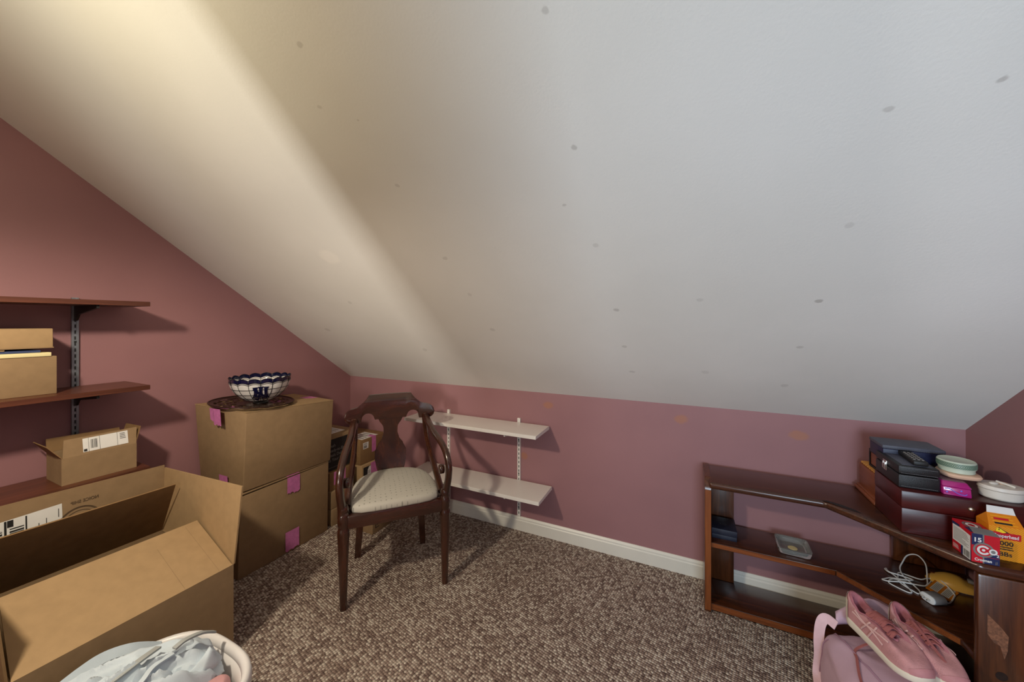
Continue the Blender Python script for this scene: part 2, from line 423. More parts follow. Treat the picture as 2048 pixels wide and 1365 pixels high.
# the rear wall, behind the photographer, has two window openings
def rear(name, x0, x1, z0, z1): return boxv(x0, x1, YR-T, YR, z0, z1)
structure(multi('wall_rear', [rear('', XL, XR, 0, .8), rear('', XL, XR, 1.9, ZT), rear('', XL, -.98, .8, 1.9), rear('', -.58, -.18, .8, 1.9), rear('', .88, XR, .8, 1.9)], M['wall']))
def ceil_mat():
    t = NT('off_white_ceiling_plaster')
    nz = t.n('ShaderNodeTexNoise', Scale=1.3, Detail=4.); t.l(t.mapped(), nz.inputs['Vector'])
    base = t.ramp(nz.outputs['Fac'], [(.3, srgb(222, 220, 214)), (.7, srgb(234, 232, 227))])
    s, c = math.sin(math.radians(25.5)), math.cos(math.radians(25.5))
    org = CEIL_ORG
    def hit(px, py):
        u = (px-1024)/736; d = Vector((-s+c*u, c+s*u, (645-py)/736))
        k = (ZK+SL*YB-1.235)/(d.z+SL*d.y); return Vector((0, 0, 1.235))+d*k-org
    L = []
    for px, py, r, st in [(716, 240, 5, .5), (795, 372, 8, .4), (890, 517, 9, .4), (985, 660, 9, .35), (1149, 294, 9, .6), (1127, 412, 6, .5), (1190, 490, 9, .35),
                          (1232, 620, 9, .6), (1249, 694, 8, .45), (1264, 744, 8, .4), (1637, 603, 9, .8), (1600, 695, 8, .5), (1570, 772, 8, .35), (1780, 217, 9, .5),
                          (1700, 450, 10, .3), (1400, 600, 9, .3), (1090, 20, 10, .5), (600, 90, 8, .45), (640, 215, 7, .4), (655, 660, 9, .35), (700, 606, 7, .3), (940, 590, 8, .3),
                          (2004, 160, 8, .7), (850, 700, 9, .3), (1410, 745, 9, .25)]:
        p = hit(px, py); L.append((p.x, p.y, p.z, r*.00085*(p+org-Vector((0, 0, 1.235))).length, st*.55, 1.3))
    base = spots(t, base, L, srgb(128, 120, 112))
    p = hit(658, 514); base = spots(t, base, [(p.x, p.y, p.z, .05, .4, 1.2)], srgb(244, 240, 232))
    t.l(base, t.b.inputs['Base Color']); t.b.inputs['Roughness'].default_value = .6; t.b.inputs['Specular IOR Level'].default_value = .3
    n2 = t.n('ShaderNodeTexNoise', Scale=150., Detail=3.); t.l(t.mapped(), n2.inputs['Vector']); t.bump(n2.outputs['Fac'], .10, .004)
    return t.m
n = Vector((0, SL, 1)).normalized()*T
cy0, cy1 = YT, YB+T
CEIL_ORG = Vector((cxb, (cy0+cy1+n.y)/2, ZK+SL*(YB-cy1)))
zc = lambda y: ZK+SL*(YB-y)
a = [V(XL-T, cy0, zc(cy0)), V(XR+T, cy0, zc(cy0)), V(XR+T, cy1, zc(cy1)), V(XL-T, cy1, zc(cy1))]
slope = structure(hexa('ceiling', a+[p+n for p in a], None))
CEIL_ORG = slope.matrix_world.translation.copy()
slope.data.materials.clear(); slope.data.materials.append(ceil_mat())
structure(box('ceiling_flat', XL-T, XR+T, YR-T, YT, ZT, ZT+T, plain('white_ceiling_paint', srgb(228, 226, 220), .6, .02, 3)))
# unseen upright panel added behind the camera to cast the ceiling's shadow edge
structure(box('light_blocker', -.912, -.14, -.36, -.32, .01, 2.03, M['white_paint'], bevel=.004))
def baseboard(name, axis, at, a0, a1, sgn):
    prof = [(0, 0), (.013, 0), (.013, .058), (.010, .063), (.010, .070), (.004, .080), (0, .080)]
    v = []
    for q in (a0, a1):
        for d, z in prof: v.append((q, at+sgn*d, z) if axis == 'y' else (at+sgn*d, q, z))
    m = len(prof); f = [tuple(range(m)), tuple(range(m, 2*m))]+[(i, (i+1) % m, m+(i+1) % m, m+i) for i in range(m)]
    return structure(obj(name, v, f, M['white_paint']))
baseboard('baseboard_back', 'y', YB, XL, XR, -1)
baseboard('baseboard_left', 'x', XL, YR, YB-.013, 1)
baseboard('baseboard_right', 'x', XR, YR, YB-.013, -1)

# ------------------------------------------------------------------ wall shelves on slotted standards
def standard(name, label, pos, axis, z0, z1, mat, wid=.018, dep=.012, group=None):
    """slotted upright fixed to the wall; axis = outward direction"""
    ax = Vector(axis); side = ax.cross(V(0, 0, 1)); p = Vector(pos)
    th = thing(name, label, 'shelf rail', (p.x, p.y, z0), 0, group)
    def pr(a, b, d0, d1, y0, y1):
        c = []
        for z in (y0, y1):
            for s_, d in ((a, d0), (b, d0), (b, d1), (a, d1)): q = p+side*s_+ax*d; c.append((q.x, q.y, z))
        return c
    multi('rail', [pr(-wid/2, wid/2, 0, dep-.002, z0, z1), pr(-wid/2, -.0035, dep-.002, dep, z0, z1), pr(.0035, wid/2, dep-.002, dep, z0, z1)], mat, th)
    z = z0+.012; hs = []
    while z < z1-.02: hs.append(pr(-.002, .002, dep-.002, dep-.0012, z, z+.014)); z += .025
    multi('slots', hs, M['slot'], th)['kind'] = 'stuff'
    z = z0+.05; k = 0
    while z < z1-.02:
        q = p+ax*(dep-.001)
        hexa('screw', pr(-.0035, .0035, dep-.001, dep+.0008, z, z+.007), M['slot'], th); z += .2
    return th
def bracket(pos, axis, zt, length, mat, parent):
    ax = Vector(axis); side = ax.cross(V(0, 0, 1)); p = Vector(pos); c = []
    pts = [(0.0, zt), (length, zt), (length+.002, zt-.012), (length-.010, zt-.014), (.04, zt-.035), (.016, zt-.060), (0.0, zt-.062)]
    v = []
    for s_ in (-.004, .004):
        for d, z in pts: q = p+side*s_+ax*d; v.append((q.x, q.y, z))
    m = len(pts); f = [tuple(range(m)), tuple(range(m, 2*m))]+[(i, (i+1) % m, m+(i+1) % m, m+i) for i in range(m)]
    obj('bracket', v, f, mat, parent)
SX0, SX1 = XL+.014, -2.066
LS = [(1.303, 1.322, 'top'), (.949, .968, 'middle'), (.603, .622, 'bottom')]
rails = [standard('shelf_standard', 'grey steel slotted shelf rail on left wall beside the cardboard file box', (XL, .602, 0), (1, 0, 0), .50, 1.338, M['steel'], .020)]
for r_ in rails:
    y = WM[r_.name].translation.y
    for z0, z1, _ in LS: bracket((XL+.0125, y, 0), (1, 0, 0), z0-.0005, .225, M['black_metal'], r_)
for (z0, z1, wh), lb in zip(LS, ('empty reddish wood wall shelf, topmost on left wall', 'reddish wood wall shelf holding the cardboard file box', 'lowest reddish wood wall shelf under the small open carton')):
    box('wall_shelf', SX0, SX1, -.35, .752, z0, z1, M['shelf_wood'], label=lb, cat='shelf', group='wooden wall shelves', bevel=.001, seg=1)
# white shelves on the low back wall
wr = [standard('shelf_standard', 'white slotted shelf rail nearest the chair on the low pink wall', (-1.408, YB, 0), (0, -1, 0), .085, .665, M['white_laminate'], .018),
      standard('shelf_standard', 'white slotted shelf rail farther from the chair on low pink wall', (-.904, YB, 0), (0, -1, 0), .085, .665, M['white_laminate'], .018)]
for r_ in wr:
    x = WM[r_.name].translation.x
    for zt in (.6225, .2815): bracket((x, YB-.0125, 0), (0, -1, 0), zt, .19, M['white_laminate'], r_)
for z0, z1, x1, lb in ((.623, .642, -.712, 'upper white laminate shelf on low pink wall behind the chair'), (.282, .301, -.695, 'lower white laminate shelf just above the baseboard behind the chair')):
    box('wall_shelf', x1-.88, x1, 1.779, YB-.014, z0, z1, M['white_laminate'], label=lb, cat='shelf', group='white wall shelves', bevel=.001, seg=1)

# ------------------------------------------------------------------ cardboard boxes
def tape(parent, pts_list):
    for c in pts_list: hexa('tape', c, M['tape'], parent)
def tape_on(parent, face, x0, y0, x1, y1, key='tape', n=9, tear=.006, mat=None):
    """tape strip on a Face, lower end torn"""
    R = random.Random(int(x0*1e4+y0*1e3))
    pts = [(x1, y1), (x0, y1)]+[(x0+(x1-x0)*i/n, y0+R.uniform(-tear, tear)) for i in range(n+1)]
    face.poly(key, mat or M['tape'], pts); return face
def carton(name, label, c, mat, seam=True, group=None, bev=.004):
    """closed carton from 8 corners (bottom 4, top 4), with a top seam"""
    c = [Vector(p) for p in c]; ctr = (c[0]+c[1]+c[2]+c[3])/4
    th = thing(name, label, 'box', ctr, 0, group)
    hexa('body', c, mat, th, bevel=bev)
    return th
# big stack against the left wall
BX = -1.935
low = [(-2.30, 1.02, 0), (BX, 1.02, 0), (BX+.008, 1.50, 0), (-2.30, 1.50, 0), (-2.30, 1.025, .395), (BX+.004, 1.03, .395), (BX+.010, 1.505, .405), (-2.30, 1.50, .405)]
t = carton('cardboard_carton', 'large taped cardboard carton on the carpet, bottom of the two-box stack', low, M['cardboard'], group='stacked moving cartons')
hexa('lid_flap', slab((-2.298, 1.028, .406), (BX+.004, 1.032, .406), (BX+.010, 1.262, .4095), (-2.298, 1.262, .4095), .003), M['cardboard'], t)
hexa('lid_flap', slab((-2.298, 1.266, .4095), (BX+.010, 1.266, .4095), (BX+.010, 1.503, .4095), (-2.298, 1.503, .4095), .003), M['cardboard'], t)
fc = Face((BX, 1.02, 0), (.008, .48, 0), (0, 0, 1), t, .0062)
tape_on(t, fc, .235, .315, .305, .403); tape_on(t, fc, .225, .012, .30, .115, 'tape#b'); fc.build()
box('tape', BX-.15, BX+.009, 1.255, 1.325, .4098, .4104, M['tape'], t)
up = [(-2.295, 1.035, .412), (BX-.004, 1.045, .412), (BX+.012, 1.515, .412), (-2.29, 1.515, .412), (-2.285, 1.005, .812), (BX-.008, 1.062, .790), (BX+.020, 1.530, .766), (-2.28, 1.53, .772)]
t = carton('cardboard_carton', 'large cardboard carton on top of the stack, holding the platter and glass bowl', up, M['cardboard'], group='stacked moving cartons')
U = [Vector(p) for p in up]
for a0, a1 in ((.0, .495), (.505, 1.)):
    q = [U[4].lerp(U[7], a0), U[5].lerp(U[6], a0), U[5].lerp(U[6], a1), U[4].lerp(U[7], a1)]
    hexa('lid_flap', slab(*[p+V(0, 0, .0035) for p in q], .003), M['cardboard_light'], t)
q = [U[4].lerp(U[7], .45), U[5].lerp(U[6], .45), U[5].lerp(U[6], .56), U[4].lerp(U[7], .56)]
# tape along the seam and down the narrow side
f1 = Face(U[0], U[1]-U[0], U[4]-U[0], t, .0035)
tape_on(t, f1, .165, .315, .225, .398); f1.poly('tape#b', M['tape'], [(.137, .34), (.164, .33), (.164, .398), (.137, .398)]); tape_on(t, f1, .175, -.0, .245, .062, 'tape#c'); f1.build()
hexa('tape', slab(*[p+V(0, 0, .0042) for p in (U[4].lerp(U[5], .42), U[4].lerp(U[5], .62), U[7].lerp(U[6], .62), U[7].lerp(U[6], .42))], .0006), M['tape'], t)
# boxes tucked in the corner behind the chair
g = 'boxes in the corner behind the chair'
t = carton('cardboard_box', 'flat tan cardboard box on the carpet, bottom of corner pile', boxv(-2.29, -1.935, 1.535, 1.70, 0, .100), M['cardboard'], group=g)
t = carton('cardboard_box', 'flat tan cardboard box second from the carpet in corner pile', boxv(-2.29, -1.940, 1.535, 1.70, .101, .205), M['cardboard'], group=g)
t = carton('cardboard_box', 'brown box with pink tape directly under the black meal box', boxv(-2.29, -1.955, 1.535, 1.71, .206, .315), M['cardboard_dark'], group=g)
f1 = Face((-1.955, 1.535, .206), (0, 1, 0), (0, 0, 1), t); f1.rect('tape', M['tape'], .03, .03, .115, .109); f1.build()
t = carton('meal_box', 'black printed meal delivery box with white lettering behind the chair', boxv(-2.29, -1.975, 1.538, 1.752, .317, .532), M['cardboard'], group=g, bev=.002)
f1 = Face((-1.975, 1.538, .317), (0, 1, 0), (0, 0, 1), t)
f1.rect('black_panel', M['black_print'], .002, .004, .205, .196)
for i, s_ in enumerate(('Fresh', 'Ready-to-Eat', 'Meals Delivered', 'to Your Door')):
    f1.text('lettering', M['grey_print'], .002, .146-i*.0285, .0265, s_, .0004, .01, .88)
f1.rect('lettering', M['grey_print'], .006, .022, .12, .024, .0004); f1.build()
f1 = Face((-2.29, 1.53, .532), (1, 0, 0), (0, 1, 0), t); f1.rect('shipping_label', M['white_print'], .10, .03, .27, .17); f1.lines('label_print', M['grey_print'], .12, .04, .26, .16, 5, .0004); f1.build()
t = carton('cardboard_box', 'black carton with tan edges under the brown labelled box', boxv(-2.29, -1.93, 1.757, 1.982, 0, .288), M['cardboard_light'], group=g)
f1 = Face((-1.93, 1.757, 0), (0, 1, 0), (0, 0, 1), t); f1.rect('black_panel', M['black_print'], .012, .01, .215, .272); f1.poly('tape', M['tape'], [(.075, .17), (.15, .19), (.15, .287), (.075, .287)], .0005)
f1.poly('sticker', M['white_print'], [(.045, .215), (.075, .215), (.075, .27), (.06, .268), (.048, .25)], .0008); f1.lines('label_print', M['black_print'], .05, .222, .072, .245, 3, .0012); f1.build()
t = carton('cardboard_box', 'small brown box with white sticker and pink tape behind chair splat', boxv(-2.29, -1.945, 1.757, 1.98, .290, .452), M['cardboard_dark'], group=g)
f1 = Face((-1.945, 1.757, .29), (0, 1, 0), (0, 0, 1), t); f1.rect('tape', M['tape'], .098, .06, .135, .162)
f1.poly('sticker', M['white_print'], [(.024, .098), (.068, .098), (.070, .140), (.022, .140)]); f1.lines('label_print', M['black_print'], .028, .103, .06, .12, 2, .0004, .6); f1.lines('label_print', M['grey_print'], .028, .122, .062, .136, 3, .0004, .3); f1.build()
f1 = Face((-2.29, 1.757, .452), (1, 0, 0), (0, 1, 0), t); f1.rect('shipping_label', M['white_print'], .21, .02, .34, .16); f1.lines('label_print', M['grey_print'], .22, .03, .33, .15, 4, .0004); f1.rect('tape', M['tape'], .30, .098, .345, .135, .0006); f1.build()
t = carton('cardboard_box', 'low tan box with a printed black mark on the carpet beneath the chair', boxv(-1.90, -1.647, 1.577, 1.75, 0, .16), M['cardboard'], group=g)
f1 = Face((-1.647, 1.577, 0), (0, 1, 0), (0, 0, 1), t)
f1.rect('printed_mark', M['black_print'], .02, .03, .024, .12); f1.rect('printed_mark', M['black_print'], .02, .03, .05, .034); f1.rect('printed_mark', M['black_print'], .03, .045, .045, .11); f1.build()

# the large open carton in front
t = thing('open_carton', 'large open cardboard carton with flaps up, on the carpet beside laundry basket', 'box', (-1.78, .54, 0))
x0, x1, y0, y1, zt, th_ = -2.045, -1.515, .285, .785, .34, .005
multi('body', [boxv(x0, x0+th_, y0, y1, 0, zt), boxv(x1-th_, x1, y0, y1, 0, zt), boxv(x0+th_, x1-th_, y0, y0+th_, 0, zt), boxv(x0+th_, x1-th_, y1-th_, y1, 0, zt), boxv(x0+th_, x1-th_, y0+th_, y1-th_, 0, th_)], M['cardboard'], t)
fl = hexa('flap', slab((x1, y0+.004, zt), (x1, y1-.004, zt), (-1.763, y1-.002, .446), (-1.763, y0+.03, .452), .005), M['cardboard_light'], t)
d = Vector((-1.763-x1, 0, .106)); f1 = Face((x1, y0, zt), (0, 1, 0), d, fl, .0004)
for yy in (.355, .455): f1.rect('crease#%g' % yy, M['cardboard'], yy, .004, yy+.0012, .258)
f1.build()
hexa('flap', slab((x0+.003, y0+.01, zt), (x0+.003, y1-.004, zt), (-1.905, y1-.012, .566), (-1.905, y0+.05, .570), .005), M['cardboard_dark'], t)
fl = hexa('flap', slab((x0-.002, y0, zt), (x0-.002, y1+.004, zt), (-2.060, y1+.012, .612), (-2.060, y0, .625), .004), M['cardboard'], t)
f1 = Face((x0-.002, y0, zt), (0, 1, 0), V(-.013, 0, .28), fl, .0009)
f1.poly('shipping_label', M['white_print'], [(-.02, .10), (.221, .115), (.219, .235), (-.02, .225)])
for a, b in ((.093, .098), (.137, .1405)): f1.rect('label_print', M['black_print'], a, .112, b, .228, .0005)
f1.rect('label_print', M['black_print'], .099, .205, .112, .228, .0005); f1.barcode('label_print', M['black_print'], .104, .14, .134, .20, .0005, 12, True); f1.barcode('label_print', M['black_print'], .06, .12, .089, .20, .0005, 14, True)
for xx, a, b in ((.165, .16, .19), (.182, .165, .2), (.178, .14, .15), (.21, .145, .16), (.21, .19, .22)): f1.rect('label_print', M['grey_print'], xx, a, xx+.0018, b, .0005)
for r0 in (.028, .040, .050, .053): f1.ring('round_stamp', M['faint_print'], .262, .150, r0, r0+.0022, .0, .15, 3.0)
f1.text('round_stamp', M['faint_print'], .312, .218, .016, 'NOICE SHIP', .0, .02, -.85)
f1.build()
fl = hexa('flap', slab((x0+.004, y1, zt), (x1, y1, zt), (-1.500, y1+.020, .622), (-2.062, y1+.012, .600), .005), M['cardboard_light'], t)
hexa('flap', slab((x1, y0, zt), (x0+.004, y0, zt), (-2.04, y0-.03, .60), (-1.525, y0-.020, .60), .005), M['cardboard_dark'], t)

# small open carton on the bottom shelf
t = thing('open_carton', 'small open cardboard carton with raised label flap on the lowest wooden shelf', 'box', (-2.17, .62, .622))
x0, x1, y0, y1, z0, zt, th_ = -2.262, -2.105, .515, .722, .6225, .724, .003
multi('body', [boxv(x0, x0+th_, y0, y1, z0, zt), boxv(x1-th_, x1, y0, y1, z0, zt), boxv(x0+th_, x1-th_, y0, y0+th_, z0, zt), boxv(x0+th_, x1-th_, y1-th_, y1, z0, zt), boxv(x0+th_, x1-th_, y0+th_, y1-th_, z0, z0+th_)], M['cardboard'], t)
fl = hexa('flap', slab((x1, y0+.002, zt), (x1, y1-.001, zt), (x1-.012, y1+.004, .790), (x1-.012, y0+.008, .790), .003), M['cardboard'], t)
f1 = Face((x1, y0, zt), (0, 1, 0), V(-.012, 0, .066), fl, .0005)
f1.rect('shipping_label', M['white_print'], .055, .008, .182, .060)
f1.rect('label_print', M['black_print'], .070, .008, .0708, .060, .0004); f1.barcode('label_print', M['black_print'], .076, .018, .094, .052, .0004, 12); f1.rect('label_print', M['black_print'], .100, .008, .101, .06, .0004); f1.rect('label_print', M['grey_print'], .150, .008, .1508, .06, .0004)
f1.lines('label_print', M['grey_print'], .158, .03, .176, .056, 4, .0004); f1.rect('label_print', M['black_print'], .057, .010, .066, .019, .0004); f1.build()
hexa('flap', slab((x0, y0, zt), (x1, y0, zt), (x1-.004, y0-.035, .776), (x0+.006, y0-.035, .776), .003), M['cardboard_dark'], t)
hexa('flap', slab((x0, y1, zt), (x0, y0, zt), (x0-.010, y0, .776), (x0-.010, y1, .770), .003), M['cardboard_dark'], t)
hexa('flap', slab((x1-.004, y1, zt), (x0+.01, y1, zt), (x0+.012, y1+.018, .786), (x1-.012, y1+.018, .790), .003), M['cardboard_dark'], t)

# file box with papers and lid on the middle shelf
t = thing('file_box', 'open-topped cardboard file box filled with papers on the middle wooden shelf', 'box', (-2.21, .30, .9685))
x0, x1, y0, y1, z0, zt, th_ = -2.295, -2.140, .10, .512, .9685, 1.109, .004
multi('body', [boxv(x0, x0+th_, y0, y1, z0, zt), boxv(x1-th_, x1, y0, y1, z0, zt), boxv(x0+th_, x1-th_, y0, y0+th_, z0, zt), boxv(x0+th_, x1-th_, y1-th_, y1, z0, zt), boxv(x0+th_, x1-th_, y0+th_, y1-th_, z0, z0+th_)], M['cardboard'], t, bevel=.0012)
box('paper_stack', x0+.006, x1-.006, y0+.006, y1-.006, z0+.006, zt, M['cream'], t)
box('envelope_stack', -2.290, -2.136, .11, .498, 1.1095, 1.1235, M['cream'], label='cream envelopes sticking out between the file box and its lid', cat='envelopes', bevel=.001)
box('folder', -2.290, -2.146, .11, .475, 1.124, 1.1325, M['blue_paper'], label='dark blue folder between cream envelopes and the cardboard lid', cat='folder', bevel=.001)
box('notebook', -2.288, -2.142, .11, .395, 1.133, 1.1385, M['cardboard_light'], label='thin tan notebook just under the cardboard lid', cat='notebook', bevel=.001)
t = thing('box_lid', 'plain cardboard lid lying on papers above the file box', 'lid', (-2.21, .3, 1.139))
hexa('body', [(-2.295, .10, 1.139), (-2.138, .10, 1.139), (-2.138, .503, 1.139), (-2.295, .503, 1.139), (-2.295, .10, 1.212), (-2.138, .10, 1.212), (-2.140, .503, 1.212), (-2.295, .503, 1.212)], M['cardboard_light'], t, bevel=.003)
box('rim', -2.296, -2.1365, .09, .5045, 1.1395, 1.1435, M['cardboard'], t, bevel=.001)

# ------------------------------------------------------------------ platter and stained-glass bowl
PC = V(-2.105, 1.185, .7935)
def platter():
    th = thing('platter', 'dark bronze pierced round platter lying on the top carton', 'platter', PC)
    rs = [0.0, .035, .062, .075, .088, .101, .114, .127, .140, .153, .166, .176, .188]
    zs = [0, 0, .0, .001, .002, .003, .004, .005, .006, .007, .008, .009, .011]
    na = 60; R = random.Random(4)
    bm = bmesh.new(); ring = []
    tilt = lambda x, y: -.064*y-.045*x
    for r, z in zip(rs[1:], zs[1:]):
        ring.append([bm.verts.new((r*math.cos(2*PI*j/na), r*math.sin(2*PI*j/na), z)) for j in range(na)])
    ctr = bm.verts.new((0, 0, 0))
    for j in range(na): bm.faces.new((ctr, ring[0][j], ring[0][(j+1) % na]))
    for i in range(len(ring)-1):
        for j in range(na):
            hole = False
            if 2 <= i <= 8:
                a_ = (j+((i-2)//2)*3) % 6; hole = a_ < (4 if i % 2 else 3) and R.random() < .93
            if not hole: bm.faces.new((ring[i][j], ring[i+1][j], ring[i+1][(j+1) % na], ring[i][(j+1) % na]))
    g_ = bmesh.ops.extrude_face_region(bm, geom=bm.faces[:])
    for e in g_['geom']:
        if isinstance(e, bmesh.types.BMVert): e.co.z += .0025
    bmesh.ops.recalc_face_normals(bm, faces=bm.faces)
    for v_ in bm.verts: v_.co.z += tilt(v_.co.x, v_.co.y)+.005
    me = bpy.data.meshes.new('plate'); bm.to_mesh(me); bm.free(); me.materials.append(M['bronze'])
    o = bpy.data.objects.new('plate', me); COL.objects.link(o); o.parent = th
    rim = [V(PC.x+.188*math.cos(2*PI*j/64), PC.y+.188*math.sin(2*PI*j/64), PC.z+.0185+tilt(.188*math.cos(2*PI*j/64), .188*math.sin(2*PI*j/64))) for j in range(65)]
    tube('rim', rim, .0035, M['bronze'], th, 6)
platter()
def bowl():
    C = V(-2.09, 1.215, .8085); H = .128
    th = thing('stained_glass_bowl', 'white and navy stained glass bowl with baseball monogram on the bronze platter', 'bowl', C)
    NS = 16; ph0 = math.atan2(-1.215, 2.09)         # a column joint faces the camera
    rad = lambda z: .034+.104*(1-(1-min(1, max(0, z/H)))**2.1)**.72
    def sp(ph, z, off=0, bulge=True):
        q = ((ph-ph0)/(2*PI/NS)) % 1.
        r = rad(z)*(1+(.018*math.sin(PI*q) if bulge else 0)*min(1, z/H*1.2))+off
        return V(C.x+r*math.cos(ph), C.y+r*math.sin(ph), C.z+z)
    rows = [.012, .028, .050, .078, .103]
    st = 2*PI/NS
    def pane(name, mat, a0, a1, zf0, zf1, na=4, nz=2):
        vs_, fs = [], []
        for off in (0, -.003):
            for i in range(nz+1):
                for j in range(na+1):
                    q = j/na; ph = a0+(a1-a0)*(.02+.96*q); z = zf0(q)+(zf1(q)-zf0(q))*i/nz
                    vs_.append(sp(ph, z, off))
        k = (nz+1)*(na+1); w_ = na+1
        for i in range(nz):
            for j in range(na):
                b_ = i*w_+j; fs += [(b_, b_+1, b_+w_+1, b_+w_), (k+b_, k+b_+w_, k+b_+w_+1, k+b_+1)]
        for j in range(na):
            fs += [(j, k+j, k+j+1, j+1), (nz*w_+j, nz*w_+j+1, k+nz*w_+j+1, k+nz*w_+j)]
        for i in range(nz):
            fs += [(i*w_, (i+1)*w_, k+(i+1)*w_, k+i*w_), (i*w_+na, k+i*w_+na, k+(i+1)*w_+na, (i+1)*w_+na)]
        obj(name, vs_, fs, mat, th, smooth=True, auto=30)
    arch = lambda q: .008*math.sin(PI*q)
    paths = []
    for k in range(NS):
        a0 = ph0+k*st; a1 = a0+st
        for z0, z1 in zip(rows[:-1], rows[1:]):
            if z1 < .103: pane('glass_pane', M['pane_white'], a0, a1, lambda q, z0=z0: z0, lambda q, z1=z1: z1)
            else: pane('glass_pane', M['pane_white'], a0, a1, lambda q, z0=z0: z0, lambda q: .101+arch(q))
        pane('glass_border', M['pane_white'], a0, a1, lambda q: .1035+arch(q), lambda q: .108+arch(q), 4, 1)
        pane('rim_pane', M['pane_navy'], a0, a1, lambda q: .1085+arch(q), lambda q: .126+1.2*arch(q), 4, 1)
        paths.append([sp(a0, .010+i*.0112, .0004, False) for i in range(11)])
        for zf in (lambda q: .1022+arch(q), lambda q: .1082+arch(q), lambda q: .127+1.2*arch(q)):
            paths.append([sp(a0+st*i/5*.9999, zf(i/5), .0003) for i in range(6)])
    for z in rows[:-1]: paths.append([sp(ph0+st*i/4+1e-5, z, .0004) for i in range(NS*4+1)])
    tubes('lead_came', paths, .0016, M['lead'], th, 5)
    lathe('foot', [(.030, -.009), (.036, -.009), (.036, -.004), (.030, .002), (.036, .012), (.031, .012)], C, M['lead'], th, 24)
    # monogram, upside down on the bowl: N over an inverted Y
    def stroke(pts, wid):
        vs_, fs = [], []; P = catmull([Vector((x, y, 0)) for x, y in pts], 5); n_ = len(P)
        for i, p in enumerate(P):
            d_ = (P[min(i+1, n_-1)]-P[max(i-1, 0)]).normalized(); nn = V(-d_.y, d_.x, 0)
            ww = wid(i/(n_-1))
            for s_ in (-1, 1):
                q = p+nn*ww*s_/2; z = .060+q.y; vs_.append(sp(ph0+q.x/rad(z), z, .0032, False))
        for i in range(n_-1): fs.append((2*i, 2*i+1, 2*i+3, 2*i+2))
        return vs_, fs
    S = .037; vs_, fs = [], []
    sw = lambda t_: S*(.36+.32*abs(2*t_-1)**3)
    for pts, wd in (([(-.62, .92), (-.58, .2), (-.66, -.75)], sw), ([(.62, .92), (.58, .2), (.66, -.75)], sw), ([(-.8, .72), (-.2, .0), (.7, -.78)], lambda t_: S*.34),
                    ([(0, 1.0), (0, .55), (.0, .05)], lambda t_: S*(.34+.3*(1-t_)**3)), ([(.0, .1), (-.2, -.5), (-.50, -1.08)], lambda t_: S*(.3+.3*t_**3)), ([(.0, .1), (.2, -.5), (.50, -1.08)], lambda t_: S*(.3+.3*t_**3))):
        v_, f_ = stroke([(x*S, y*S) for x, y in pts], wd); n_ = len(vs_); vs_ += v_; fs += [tuple(i+n_ for i in q) for q in f_]
    o = obj('monogram', vs_, fs, M['pane_navy'], th); md = o.modifiers.new('thick', 'SOLIDIFY'); md.thickness = .002; md.offset = 0
bowl()

